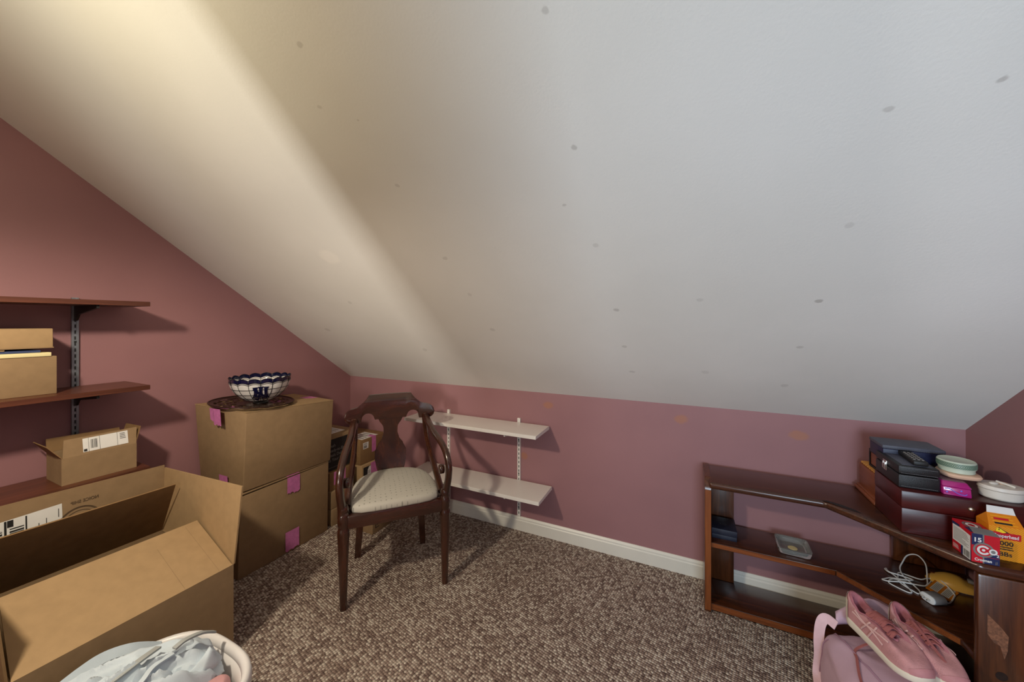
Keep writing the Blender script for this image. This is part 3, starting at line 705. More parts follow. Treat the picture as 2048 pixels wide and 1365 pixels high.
# ------------------------------------------------------------------ armchair
def chair():
    O = V(-1.187, 1.277, 0); ang = math.radians(47.5)
    th = thing('armchair', 'dark mahogany open armchair with vase-shaped splat and pale dotted seat', 'chair', O, ang)
    mw = WM[th.name]
    W = lambda x, y, z: mw @ V(x, y, z)
    wd, wx = M['mahogany'], M['mahogany_x']
    # crest rail
    xs = [i/40*.232 for i in range(-40, 41)]
    def top(x):
        a = abs(x)
        if a < .112: return .838
        if a < .165: q = (a-.112)/.053; return .838-.055*(q**.7)
        if a < .19: return .783-.006*(a-.165)/.025
        q = (a-.19)/.042; return .777-.040*(1-math.sqrt(max(0, 1-q*q)))
    def bot(x):
        a = abs(x)
        if a < .085: return .708
        if a < .150: q = (a-.1175)/.0325; return .712+.034*math.sqrt(max(0, 1-q*q))
        if a < .19: return .700
        q = (a-.19)/.042; return .700+.036*(1-math.sqrt(max(0, 1-q*q)))
    vs_, fs = [], []; NR = 7
    for x in xs:
        y0 = .402-.75*x*x; b, t_ = bot(x), top(x)
        loop = []
        for i in range(NR):
            q = i/(NR-1); z = b+(t_-b)*q; roll = .022*max(0, (z-.805)/.033)**1.5
            loop.append((x, y0-.013-.004*math.sin(PI*q)+roll, z))
        for i in range(NR-1, -1, -1):
            q = i/(NR-1); z = b+(t_-b)*q; roll = .016*max(0, (z-.805)/.033)**1.5
            loop.append((x, y0+.013+roll, z))
        vs_ += [W(*p) for p in loop]
    L = NR*2
    for i in range(len(xs)-1):
        for j in range(L): k = (j+1) % L; fs.append((i*L+j, i*L+k, (i+1)*L+k, (i+1)*L+j))
    fs += [tuple(range(L)), tuple((len(xs)-1)*L+j for j in range(L))]
    obj('crest_rail', vs_, fs, wx, th, smooth=True, auto=45)
    # splat
    zs = [.40+i*.315/26 for i in range(27)]
    key = [(.40, .060), (.43, .068), (.46, .076), (.50, .083), (.53, .082), (.56, .068), (.60, .044), (.63, .036), (.66, .037), (.68, .047), (.697, .060), (.715, .066)]
    def hw(z):
        for (a, b), (c, d) in zip(key, key[1:]):
            if a <= z <= c+1e-6:
                q = (z-a)/(c-a); q = q*q*(3-2*q); return b+(d-b)*q
        return .06
    vs_, fs = [], []; NC = 9
    for z in zs:
        y = .372+.03*((z-.40)/.31)+.012*math.sin(PI*(z-.4)/.31)
        h_ = hw(z)
        for d in (-.008, .008):
            for j in range(NC): x = -h_+2*h_*j/(NC-1); vs_.append(W(x, y+d-.8*x*x, z))
    for i in range(len(zs)-1):
        a = i*2*NC; b = a+2*NC
        for j in range(NC-1):
            fs += [(a+j, a+j+1, b+j+1, b+j), (a+NC+j, b+NC+j, b+NC+j+1, a+NC+j+1)]
        fs += [(a, b, b+NC, a+NC), (a+NC-1, a+2*NC-1, b+2*NC-1, b+NC-1)]
    obj('splat', vs_, fs, wd, th, smooth=True, auto=45)
    # arms and stiles
    for s in (-1, 1):
        arm = [(.222, .0, .395), (.225, -.002, .44), (.232, -.020, .505), (.233, -.020, .562), (.227, .015, .612), (.215, .09, .645), (.197, .21, .672), (.186, .34, .704), (.184, .365, .712)]
        tube('arm', catmull([W(x*s, y, z) for x, y, z in arm], 6), lambda q: .0205-.004*math.sin(PI*q)+.004*max(0, .2-q)*2, wd, th, 10, up=W(1, 0, 0)-W(0, 0, 0), flat=.95)
        st = [(.176, .372, .712), (.180, .30, .615), (.190, .20, .535), (.200, .10, .475), (.207, .03, .425)]
        tube('stile', catmull([W(x*s, y, z) for x, y, z in st], 6), lambda q: .0145+.006*q, wd, th, 8, up=W(1, 0, 0)-W(0, 0, 0), flat=.8)
        ax = (W(s, 0, 0)-W(0, 0, 0)); c = W(.206*s, .016, .535)
        tube('arm_scroll', [c-ax*.012, c-ax*.009, c+ax*.010, c+ax*.013], lambda q: .0215 if .2 < q < .8 else .018, wd, th, 18)
        # turned joint blocks and front legs
        pr = [(.017, .445), (.021, .437), (.022, .425), (.018, .417), (.021, .410), (.0235, .405), (.0235, .365), (.021, .360), (.0205, .350), (.024, .343), (.0245, .325), (.022, .27), (.0185, .16), (.0155, .06), (.0145, .0)]
        C = W(.219*s, 0, 0)
        lathe('leg', pr[::-1], (C.x, C.y, 0), wd, th, 14, power=2.4, rot=ang)
        bl = [(.150, .345, .37), (.152, .340, .28), (.158, .342, .15), (.165, .358, .05), (.168, .365, .0)]
        tube('leg', catmull([W(x*s, y, z) for x, y, z in bl], 5), lambda q: .026-.006*q, wd, th, 4, up=W(1, 0, 0)-W(0, 0, 0))
    # seat rails
    hexa('seat_rail', [W(*p) for p in [(-.205, -.018, .345), (.205, -.018, .345), (.205, .022, .345), (-.205, .022, .345), (-.205, -.018, .405), (.205, -.018, .405), (.205, .022, .405), (-.205, .022, .405)]], wx, th, bevel=.008)
    out = [(.205, .015), (.207, .10), (.200, .19), (.186, .27), (.155, .335), (.10, .375), (.04, .392), (-.04, .392), (-.10, .375), (-.155, .335), (-.186, .27), (-.200, .19), (-.207, .10), (-.205, .015)]
    vs_, fs = [], []
    for x, y in out:
        c = V(0, .15, 0); d = (V(x, y, 0)-c).normalized()*.03
        for q, z in ((V(x, y, 0), .345), (V(x, y, 0), .403), (V(x, y, 0)-d, .403), (V(x, y, 0)-d, .345)): vs_.append(W(q.x, q.y, z))
    for i in range(len(out)-1):
        for j in range(4): k = (j+1) % 4; fs.append((i*4+j, i*4+k, i*4+4+k, i*4+4+j))
    fs += [(0, 1, 2, 3), tuple((len(out)-1)*4+j for j in range(4))]
    obj('seat_rail', vs_, fs, wx, th, smooth=True, auto=40)
    # cushion
    ol = [V(x, y, 0) for x, y in ((-.198, -.012), (-.10, -.018), (0, -.019), (.10, -.018), (.198, -.012))]+[V(x*.965, y*.985, 0) for x, y in out[1:-1]]
    cc = V(0, .17, 0); vs_, fs = [], []; m_ = len(ol)
    prof = [(.985, .398), (1.005, .406), (1.01, .420), (.995, .431), (.95, .438), (.80, .444), (.5, .449), (.2, .451)]
    for k, z in prof:
        for p in ol: q = cc+(p-cc)*k; vs_.append(W(q.x, q.y, z))
    for i in range(len(prof)-1):
        for j in range(m_): k = (j+1) % m_; fs.append((i*m_+j, i*m_+k, (i+1)*m_+k, (i+1)*m_+j))
    fs += [tuple(range(m_)), tuple((len(prof)-1)*m_+j for j in range(m_))]
    obj('seat_cushion', vs_, fs, M['seat'], th, smooth=True, auto=60, subsurf=1)
chair()

# ------------------------------------------------------------------ corner bookcase
CB = YB-.017; CR = XR-.017
bc = thing('corner_bookcase', 'low dark wooden corner bookcase with chamfered shelves on the right', 'bookcase', (.5, 1.85, 0))
topb = prism('top_board', [(.082, CB), (.082, 1.757), (.466, 1.757), (.735, 1.488), (CR, 1.488), (CR, CB)], .532, .560, M['case_wood'], bc, bevel=.010, seg=3)
prism('shelf', [(.092, CB), (.092, 1.788), (.508, 1.788), (.735, 1.561), (.735, 1.512), (CR, 1.512), (CR, CB)], .272, .294, M['case_wood'], bc, bevel=.002)
prism('shelf', [(.092, CB), (.092, 1.788), (.508, 1.788), (.735, 1.561), (.735, 1.512), (CR, 1.512), (CR, CB)], .004, .034, M['case_wood'], bc, bevel=.002)
hexa('edge_strip', boxv(.092, .505, 1.7865, 1.7885, .2745, .2915), M['case_edge'], bc)
hexa('edge_strip', boxv(.092, .505, 1.7865, 1.7885, .0075, .0315), M['case_edge'], bc)
e = V(-.707, -.707, 0)*.0012
for z0, z1 in ((.2745, .2915), (.0075, .0315)):
    p0, p1 = V(.510, 1.786, 0), V(.733, 1.563, 0); b = e
    hexa('edge_strip', [(p.x, p.y, z) for z in (z0, z1) for p in (p0+b, p1+b, p1-b, p0-b)], M['case_edge'], bc)
# left upright with a rounded top front corner
def upright(name, x0, x1, y0, y1, z1, r, mat):
    pr = [(y1, 0), (y0, 0)]+[(y0+r-r*math.cos(a), z1-r+r*math.sin(a)) for a in [i*PI/2/8 for i in range(9)]]+[(y1, z1)]
    m_ = len(pr); v = [(x, y, z) for x in (x0, x1) for y, z in pr]
    f = [tuple(range(m_)), tuple(range(m_, 2*m_))]+[(i, (i+1) % m_, m_+(i+1) % m_, m_+i) for i in range(m_)]
    return obj(name, v, f, mat, bc, bevel=.0015, seg=1)
upright('side_panel', .066, .0915, 1.775, CB, .562, .05, M['case_wood_up'])
hexa('edge_strip', boxv(.068, .090, 1.7735, 1.7755, .01, .52), M['case_edge_up'], bc)
ep = box('end_panel', .733, CR, 1.490, 1.5115, 0, .5315, M['case_wood_up'], bc, bevel=.006)
f1 = Face((.733, 1.490, 0), (1, 0, 0), (0, 0, 1), ep, .0005)
f1.poly('scuff', plain('bare_scuffed_wood', srgb(124, 82, 58), .7, .45, 160), [(.018, .425), (.045, .395), (.058, .375), (.056, .335), (.05, .31), (.042, .345), (.03, .350), (.018, .37)])
f1.disc('knot', plain('wood_knot', srgb(34, 17, 9), .5, .3, 80), .045, .262, .012); f1.build()
box('back_board', .092, .192, CB-.018, CB-.0005, .0345, .5315, M['case_wood_up'], bc, bevel=.001)
box('back_board', .735, CR-.001, CB-.018, CB-.0005, .2945, .5315, M['case_wood_up'], bc, bevel=.001)
f1 = Face((.47, 1.757, .5605), (1, 0, 0), (0, 1, 0), topb, .0002)
f1.poly('chipped_veneer', M['black_print'], [(-.01, .006), (.05, -.04), (.085, -.055), (.075, -.035), (.04, -.005), (.005, .012)]); f1.build()

# ------------------------------------------------------------------ things on the bookcase top
ZB = .5605
# ribbed oak box
t = thing('ribbed_box', 'small oak box with ribbed lid and stepped base beside red chest', 'box', (.70, 1.88, ZB))
bx0, bx1, by0, by1 = .632, .80, 1.805, 1.965
prism('base', [(bx0-.014, by0-.014), (bx1+.01, by0-.014), (bx1+.01, by1+.010), (bx0-.014, by1+.010)], ZB, ZB+.013, M['box_wood'], t, bevel=.004)
box('base_step', bx0-.007, bx1+.005, by0-.007, by1+.005, ZB+.013, ZB+.021, M['box_wood'], t, bevel=.003)
box('body', bx0, bx1, by0, by1, ZB+.021, ZB+.105, M['box_wood'], t, bevel=.001)
box('front_end', bx0+.012, bx1, by0-.003, by0-.0003, ZB+.0215, ZB+.105, M['box_wood_light'], t)
for i in range(4): box('dovetail', bx0+.0, bx0+.022, by0-.0045, by0-.0032, ZB+.026+i*.021, ZB+.036+i*.021, M['box_wood'], t)
for i in range(9):
    y = by0-.003+i*.0178
    box('lid_rib', bx0+.002, bx1, y, y+.0130, ZB+.1055, ZB+.1145, M['box_wood_light'], t, bevel=.003)
# dark framed box on it
t = thing('framed_box', 'black framed wooden box standing on the ribbed oak box', 'box', (.71, 1.85, .6755))
fx0, fx1, fy0, fy1, fz0, fz1 = .642, .79, 1.803, 1.905, .6755, .742
box('body', fx0+.004, fx1, fy0, fy1, fz0+.001, fz1-.001, M['black_metal'], t, bevel=.002)
box('inset_panel', fx0+.0025, fx0+.004, fy0+.010, fy1-.010, fz0+.010, fz1-.012, M['box_wood'], t)
multi('frame', [boxv(fx0, fx0+.004, fy0, fy1, fz0, fz0+.008), boxv(fx0, fx0+.004, fy0, fy1, fz1-.010, fz1), boxv(fx0, fx0+.004, fy0, fy0+.008, fz0+.008, fz1-.01), boxv(fx0, fx0+.004, fy1-.008, fy1, fz0+.008, fz1-.01)], M['black_metal'], t)
box('blue_sheet', fx0+.006, fx1-.02, fy0+.01, fy1-.006, fz1-.0008, fz1+.0012, M['blue_bright'], t)
# navy case
t = thing('navy_case', 'flat navy leatherette case with grey top, uppermost behind the black jewelry box', 'case', (.71, 1.80, .7435))
hexa('body', boxv(.630, .788, 1.757, 1.862, .7435, .785), M['navy'], t, bevel=.003)
box('cover', .628, .790, 1.755, 1.864, .7853, .798, M['grey_top'], t, bevel=.003)
def stitches(parent, p0, p1, nrm, n_, ln=.0035, wd=.0009):
    p0, p1 = Vector(p0), Vector(p1); d = (p1-p0); L = d.length; d.normalize(); nn = Vector(nrm); s_ = d.cross(nn); hs = []
    for i in range(n_):
        c = p0+d*(L*(i+.5)/n_)
        hs.append([c+d*(a*ln/2)+s_*(b*wd/2)+nn*k for k in (-.0002, .0005) for a, b in ((-1, -1), (1, -1), (1, 1), (-1, 1))])
    o = multi('stitching', hs, M['stitch'], parent); o['kind'] = 'stuff'
stitches(t, (.632, 1.755, .7875), (.786, 1.755, .7875), (0, -1, 0), 26)
# red lacquered chest
t = thing('chest', 'glossy dark red lacquered wooden chest with a small metal button lock', 'chest', (.78, 1.70, ZB))
box('body', .620, .932, 1.605, 1.792, ZB, .640, M['chest'], t, bevel=.003)
box('lid', .619, .933, 1.604, 1.793, .6403, .6955, M['chest'], t, bevel=.004)
lathe('lock', [(.0, 0), (.006, 0), (.0065, .0015), (.005, .004), (.002, .0052)], (0, 0, 0), M['brass'], t, 16)
lk = t.children[-1]; lk.matrix_parent_inverse.identity(); 
me = lk.data; base = WM[t.name].inverted()
for v_ in me.vertices:
    wv = WM[t.name] @ v_.co; v_.co = base @ V(.776+wv.x*1.25, 1.604-wv.z, .668+wv.y)
# black jewellery box
ZC = .6962
t = thing('jewelry_box', 'black stitched leather jewelry box with silver latch on the red chest', 'box', (.67, 1.70, ZC))
box('body', .622, .720, 1.628, 1.792, ZC, ZC+.043, M['leather'], t, bevel=.004)
box('lid', .622, .720, 1.628, 1.792, ZC+.0445, ZC+.072, M['leather'], t, bevel=.005)
box('lid_panel', .634, .708, 1.640, 1.780, ZC+.0715, ZC+.0732, M['grey_top'], t, bevel=.0006)
for z in (.006, .040, .048, .066):
    stitches(t, (.628, 1.628, ZC+z), (.714, 1.628, ZC+z), (0, -1, 0), 20)
lt = box('latch', .6205, .622, 1.705, 1.732, ZC+.026, ZC+.060, M['chrome'], t, bevel=.0006)
for a in (0, 1): box('latch_clip', .6175, .6204, 1.709+a*.013, 1.716+a*.013, ZC+.030, ZC+.054, M['chrome'], lt, bevel=.0008)
# remote control lying on it
t = thing('remote_control', 'slim black remote control lying on the jewelry box', 'remote', (.685, 1.715, ZC+.074), math.radians(-4))
mw = WM[t.name]
hexa('body', [mw @ V(*p) for p in boxv(-.018, .018, -.078, .078, 0, .015)], M['black_metal'], t, bevel=.004)
for i in range(6):
    for j in range(3):
        c = mw @ V(-.010+j*.010, -.060+i*.015, .0150)
        lathe('button', [(.0036, 0), (.0036, .0012), (.0024, .002)], c, M['chrome'] if (i, j) == (5, 0) else M['grey_plastic'], t, 10)
# magenta box
t = thing('trinket_box', 'glossy magenta trinket box with violet swirl next to black jewelry box', 'box', (.755, 1.65, ZC))
hexa('body', [(.723, 1.622, ZC), (.783, 1.615, ZC), (.795, 1.69, ZC), (.723, 1.70, ZC), (.722, 1.624, ZC+.026), (.782, 1.617, ZC+.026), (.794, 1.692, ZC+.026), (.722, 1.702, ZC+.026)], M['magenta'], t, bevel=.003)
hexa('lid', [(.721, 1.622, ZC+.0265), (.784, 1.614, ZC+.0265), (.796, 1.693, ZC+.0265), (.721, 1.703, ZC+.0265), (.724, 1.632, ZC+.041), (.778, 1.628, ZC+.041), (.788, 1.688, ZC+.041), (.724, 1.698, ZC+.041)], M['magenta'], t, bevel=.003)
hexa('lid_top', [(.726, 1.634, ZC+.0411), (.776, 1.630, ZC+.0411), (.786, 1.686, ZC+.0411), (.726, 1.696, ZC+.0411), (.727, 1.635, ZC+.0425), (.775, 1.631, ZC+.0425), (.785, 1.685, ZC+.0425), (.727, 1.695, ZC+.0425)], M['magenta_dark'], t)
u = V(.060, -.007, 0).normalized()
sw = [V(.723, 1.622, ZC)+u*x+V(0, -.0008, z) for x, z in ((.004, .020), (.012, .021), (.022, .015), (.032, .009), (.044, .007), (.050, .011))]
tube('swirl', catmull(sw, 6), .0012, M['violet'], t, 6)
for x, z in ((.008, .010), (.038, .018)):
    c = V(.723, 1.622, ZC)+u*x+V(0, -.0002, z); lathe('dot', [(.0001, -.0028), (.0022, -.0015), (.0028, 0), (.0022, .0015), (.0001, .0028)], c, M['violet'], t, 10, sy=.4)
# peach round dish and pale green tin
zp = ZC+.0428
lathe('soap_dish', [(.034, 0), (.043, .004), (.046, .010), (.043, .015), (.034, .0165), (.010, .0165)], (.786, 1.688, zp), M['peach'], None, 32, power=3., label='peach rounded flat case between magenta box and green tin', cat='case')
t = thing('round_tin', 'pale green round tin with lattice band, top of the trinket pile', 'tin', (.784, 1.692, zp+.0168))
gz = zp+.0168
lathe('body', [(.038, 0), (.0395, .001), (.0395, .014), (.038, .015)], (.784, 1.692, gz), M['green_tin'], t, 40)
lathe('lid', [(.0415, .013), (.0425, .014), (.0425, .033), (.0405, .0355), (.039, .0345), (.006, .0345)], (.784, 1.692, gz), M['green_tin'], t, 40)
vs_, ps = [], []
for ph in range(2):
    for s_ in (-1, 1):
        ps.append([V(.784+.0427*math.cos(a), 1.692+.0427*math.sin(a), gz+.0235+s_*(.0058)*math.sin(a*14+ph*PI/2)) for a in [2*PI*i/224 for i in range(225)]])
tubes('lattice_band', ps, .0013, M['green_print'], t, 4)
for z in (.0165, .0305): tube('band_line', [V(.784+.0427*math.cos(2*PI*i/48), 1.692+.0427*math.sin(2*PI*i/48), gz+z) for i in range(49)], .0006, M['green_print'], t, 4)
# ivory oval box
t = thing('oval_box', 'ivory oval lidded box with a molded bow on the red chest', 'box', (.868, 1.664, ZC))
oc = (.868, 1.664, ZC)
lathe('body', [(.036, 0), (.040, .004), (.041, .026), (.039, .027)], oc, M['ivory'], t, 36, sx=1.15, sy=.9)
lathe('lid', [(.0415, .0275), (.043, .029), (.043, .036), (.041, .039), (.020, .0405)], oc, M['ivory'], t, 36, sx=1.15, sy=.9)
for px_, py_, rr, rot_ in ((-.018, -.004, .010, .4), (.006, .006, .010, -.5)):
    lathe('bow_loop', [(.001, -.004), (.8*rr, -.002), (rr, .001), (.7*rr, .004), (.001, .005)], (oc[0]+px_, oc[1]+py_, ZC+.043), M['peach'] if px_ > 0 else M['ivory'], t, 16, sx=1.3, sy=.7, rot=rot_)
tube('bow_tail', [V(oc[0]-.004, oc[1]+.012, ZC+.046), V(oc[0]+.008, oc[1]-.006, ZC+.045), V(oc[0]+.020, oc[1]-.018, ZC+.0425)], .0032, M['ivory'], t, 8)

# cartridge box: red and navy
t = thing('cartridge_box', 'red and navy printed cartridge box standing at the bookcase end', 'box', (.75, 1.54, ZB))
cx0, cx1, cyf, cyb, ch = .7235, .7775, 1.496, 1.570, .080
Ct = [(cx0, cyf, ZB), (cx1, cyf, ZB), (cx1-.002, cyb, ZB), (cx0-.004, cyb, ZB), (cx0, cyf, ZB+ch), (cx1+.001, cyf, ZB+ch-.001), (cx1-.002, cyb, ZB+ch+.002), (cx0-.005, cyb, ZB+ch+.006)]
hexa('carton', Ct, M['red_print'], t)
ff = Face((cx0, cyf, ZB), (1, 0, 0), (0, 0, 1), t)
Wd = cx1-cx0
ff.poly('navy_print', M['blue_print'], [(.0, .048), (.019, .048), (.024, .053), (.024, .080), (0, .080)])
ff.poly('navy_print', M['blue_print'], [(.024, 0), (Wd, 0), (Wd, .030), (.030, .026), (.024, .022)])
ff.rect('grey_print', M['grey_print'], .0215, 0, .0245, .08, .0002)
ff.ring('grey_ring', M['grey_print'], .023, .037, .016, .0205, .0004)
ff.disc('red_disc', M['red_print'], .023, .037, .016, .0004)
ff.ring('lettering', M['white_print'], .023, .037, .0078, .0128, .0006, .55, 2*PI-.55)
ff.disc('lettering', M['white_print'], .023, .037, .0035, .0006)
ff.ring('lettering', M['white_print'], .0415, .036, .0045, .0082, .0008); ff.disc('grey_ring', M['grey_print'], .0415, .036, .0045, .0006)
ff.text('lettering', M['white_print'], .0475, .0235, .0105, '2', .0008, .03)
ff.text('lettering', M['white_print'], .0025, .058, .0165, '15', .0006, .03, 1.05)
ff.text('lettering', M['white_print'], .0055, .0055, .0105, 'Crosman', .0006, .03, .86)
ff.rect('fine_print', M['red_print'], .030, .0185, .052, .0195, .0006); ff.rect('fine_print#g', M['grey_print'], .046, .002, .047, .010, .0006); ff.rect('fine_print#g', M['grey_print'], .0485, .003, .0495, .011, .0006)
ff.build()
fs_ = Face((cx0-.0045, cyb, ZB), (.0045, cyf-cyb, 0), (0, 0, 1), t, .0007)
D_ = cyb-cyf
fs_.rect('navy_print', M['blue_print'], .001, .070, .03, .080); fs_.rect('navy_print', M['blue_print'], .036, 0, D_, .03, .0001)
fs_.poly('white_panel', M['white_print'], [(.004, .026), (D_-.002, .026), (D_-.002, .070), (.034, .074), (.004, .072)], .0003)
fs_.rect('white_panel', M['white_print'], .044, .001, D_-.002, .026, .0003)
fs_.lines('fine_print', M['grey_print'], .008, .030, D_-.006, .068, 11, .0005); fs_.barcode('fine_print#2', M['black_print'], .047, .004, D_-.005, .022, .0005, 16)
fs_.lines('fine_print#3', M['white_print'], .006, .006, .030, .018, 4, .0005); fs_.build()
ftp = Face((cx0, cyf, ZB+ch), (1, 0, 0), (-.004/D_, 1, .004/D_), t, .0012)
ftp.rect('navy_print', M['blue_print'], .001, .004, .03, .03); ftp.ring('lettering', M['white_print'], .024, .045, .007, .012, .0006); ftp.ring('grey_ring', M['grey_print'], .024, .045, .014, .018, .0004); ftp.text('lettering', M['white_print'], .006, .010, .02, '15', .0006, .03); ftp.build()
hexa('tuck_flap', slab((cx0+.004, cyf-.0006, ZB+ch+.0006), (cx1+.001, cyf-.0006, ZB+ch), (cx1-.003, cyf+.022, ZB+ch+.007), (cx0+.008, cyf+.03, ZB+ch+.0065), .0006), M['grey_print'], t)

# orange pellet carton, gable-topped
t = thing('pellet_carton', 'orange striped gable-top carton with white flap beside the cartridge box', 'carton', (.81, 1.56, ZB))
ox0, ox1, oy0, oy1, oz = .7795, .8485, 1.541, 1.592, .655
ridge_y, rz = 1.566, .683
vs_ = boxv(ox0, ox1, oy0, oy1, ZB, oz)+[(ox0+.008, ridge_y, rz), (ox1-.004, ridge_y, rz)]
fs2 = [(0, 3, 2, 1), (0, 1, 5, 4), (1, 2, 6, 5), (2, 3, 7, 6), (3, 0, 4, 7), (4, 5, 9, 8), (7, 8, 9, 6), (4, 8, 7), (5, 6, 9)]
obj('carton', vs_, fs2, M['orange'], t)
hexa('pour_flap', slab((ox0+.008, ridge_y-.001, rz-.001), (ox1-.004, ridge_y-.001, rz-.001), (ox1-.007, ridge_y+.004, rz+.017), (ox0+.010, ridge_y+.004, rz+.018), .0012), M['white_print'], t)
fo = Face((ox0, oy0, ZB), (1, 0, 0), (0, 0, 1), t)
OW, OH = ox1-ox0, oz-ZB
import itertools
def clip_stripe(x0_, W_, H_, wd, sl=.55):
    poly = [(x0_, 0), (x0_+wd, 0), (x0_+wd-H_/sl, H_), (x0_-H_/sl, H_)]
    def cut(P, f):
        out_ = []
        for (a, b) in zip(P, P[1:]+P[:1]):
            fa, fb = f(a), f(b)
            if fa >= 0: out_.append(a)
            if fa*fb < 0: k = fa/(fa-fb); out_.append((a[0]+(b[0]-a[0])*k, a[1]+(b[1]-a[1])*k))
        return out_
    P = cut(poly, lambda p: p[0])
    return cut(P, lambda p: W_-p[0]) if P else P
x_ = .002
while x_ < OW+OH/.55:
    P = clip_stripe(x_, OW, OH, .0028)
    if len(P) > 2: fo.poly('stripes', M['orange_stripe'], P)
    x_ += .0092
fo.rect('red_band', M['red_print'], .006, .060, .062, .078, .0003); fo.text('lettering', M['white_print'], .0075, .064, .0135, 'Copperhead', .0005, .02, .74)
fo.poly('snake_head', M['black_print'], [(.012, .080), (.020, .092), (.030, .084), (.040, .078), (.030, .077)], .0004)
fo.poly('snake_head#2', M['yellow_bright'], [(.013, .080), (.0155, .090), (.0225, .088), (.034, .079), (.027, .0765)], .0006); fo.disc('snake_eye', M['black_print'], .0195, .0855, .0016, .0008)
fo.text('black_lettering', M['black_print'], .012, .042, .017, '6000', .0004, .02, 1.05); fo.lines('black_lettering', M['black_print'], .014, .028, .052, .040, 2, .0004, .45); fo.text('black_lettering', M['black_print'], .019, .012, .0165, 'BBs', .0004, .02, 1.05)
fo.build()
dv = V(.0, ridge_y-oy0, rz-oz); fg = Face((ox0, oy0, oz), (1, 0, 0), dv, t, .0006)
fg.lines('lettering', M['black_print'], .014, .004, .056, .012, 1, 0, .6); fg.rect('red_band', M['red_print'], .016, .018, .046, .0235); fg.lines('stripes', M['orange_stripe'], .012, .002, .06, .032, 4, -.0002, .2); fg.build()

# ------------------------------------------------------------------ things on the middle bookcase shelf
ZS = .2945
t = thing('gift_box', 'small dark navy gift box with faint round mark on the middle bookcase shelf', 'box', (.14, 1.88, ZS))
box('base', .0965, .1905, 1.830, 1.944, ZS, ZS+.018, M['navy_dark'], t, bevel=.001)
box('lid', .0955, .1915, 1.829, 1.945, ZS+.0185, ZS+.043, M['navy_dark'], t, bevel=.0015)
f1 = Face((.0955, 1.829, ZS+.043), (1, 0, 0), (0, 1, 0), t); f1.ring('emblem', M['grey_print'], .052, .050, .006, .0072); f1.text('emblem', M['grey_print'], .034, .046, .016, 'L'); f1.build()
def ashtray():
    th = thing('ashtray', 'square clear glass ashtray with cream center on middle bookcase shelf', 'ashtray', (.392, 1.872, ZS), math.radians(-3))
    mw = WM[th.name]; prof = [(.044, 0), (.052, .003), (.057, .020), (.0575, .025), (.052, .0255), (.046, .020), (.040, .008), (.030, .0065)]
    vs_, fs = [], []; sg = 40
    for r, z in prof:
        for j in range(sg):
            a = 2*PI*j/sg; ca, sa = math.cos(a), math.sin(a); q = (abs(ca)**8+abs(sa)**8)**(-1/8)
            vs_.append(mw @ V(ca*q*r, sa*q*r*1.05, z))
    for i in range(len(prof)-1):
        for j in range(sg): k = (j+1) % sg; fs.append((i*sg+j, i*sg+k, (i+1)*sg+k, (i+1)*sg+j))
    fs += [tuple(range(sg))[::-1], tuple((len(prof)-1)*sg+j for j in range(sg))]
    obj('dish', vs_, fs, M['glass'], th, smooth=True, auto=40)
    c = mw @ V(0, 0, .0068); lathe('medallion', [(.0165, 0), (.0165, .0008), (.014, .0012)], c, M['cream'], th, 28)
ashtray()
# white charger with tangled cable
t = thing('phone_charger', 'white and grey plug charger with a tangled white cable on the middle bookcase shelf', 'charger', (.74, 1.72, ZS))
rot = math.atan2(1.681-1.718, .733-.715)   # long side of the plug face
ux = V(math.cos(rot), math.sin(rot), 0); uy = V(-ux.y, ux.x, 0); c0 = V(.743, 1.7225, ZS+.0145)
def stadium(L, H, n_=8):
    P = []
    for s_ in (1, -1):
        for i in range(n_+1): a = -PI/2+PI*i/n_; P.append((s_*(L/2-H/2)+s_*H/2*math.cos(a), s_*H/2*math.sin(a)))
    return P
def plugpart(name, d0, d1, L, H, mat):
    P = stadium(L, H); v = []
    for d in (d0, d1):
        for x, z in P: v.append(c0+ux*x+uy*d+V(0, 0, z))
    m_ = len(P); f = [tuple(range(m_)), tuple(range(m_, 2*m_))]+[(i, (i+1) % m_, m_+(i+1) % m_, m_+i) for i in range(m_)]
    return obj(name, v, f, mat, t, bevel=.0015)
plugpart('body', -.014, .024, .046, .027, M['grey_plastic']); fp = plugpart('plug_face', -.019, -.0141, .045, .026, M['cable'])
for s_ in (-1, 1):
    p = c0+ux*s_*.008+uy*(-.019); tube('prong', [p, p-uy*.012], .0019, M['chrome'], fp, 8)
zc_ = ZS+.0026
C3 = lambda L: [V(x, y, zc_+h_) for x, y, h_ in L]
cpath = C3([(.760, 1.750, .012), (.772, 1.735, .001), (.790, 1.738, .0), (.818, 1.778, .0), (.828, 1.800, .003), (.815, 1.845, .016), (.790, 1.862, .004), (.765, 1.848, .002), (.733, 1.858, .002), (.712, 1.862, .002), (.700, 1.836, .0), (.690, 1.800, 0), (.712, 1.757, 0), (.722, 1.752, 0), (.728, 1.765, .003), (.722, 1.80, .005), (.715, 1.835, .006),
            (.722, 1.880, .010), (.742, 1.912, .022), (.765, 1.935, .040), (.790, 1.930, .050), (.800, 1.900, .036), (.783, 1.850, .010), (.768, 1.815, .004), (.745, 1.800, .003), (.705, 1.805, .003), (.675, 1.806, .003), (.655, 1.785, 0), (.662, 1.768, 0), (.690, 1.745, 0), (.703, 1.752, 0), (.700, 1.780, .003), (.690, 1.830, .003), (.680, 1.862, .002), (.684, 1.878, 0), (.676, 1.870, .001), (.680, 1.848, .004), (.705, 1.838, .006), (.735, 1.825, .006), (.715, 1.812, .007), (.672, 1.812, .002), (.650, 1.800, 0), (.641, 1.792, 0), (.655, 1.784, .003), (.690, 1.790, .007), (.730, 1.792, .008), (.760, 1.800, .008), (.790, 1.842, .006)])
tube('cable', catmull(cpath, 8), .0021, M['cable'], t, 6)
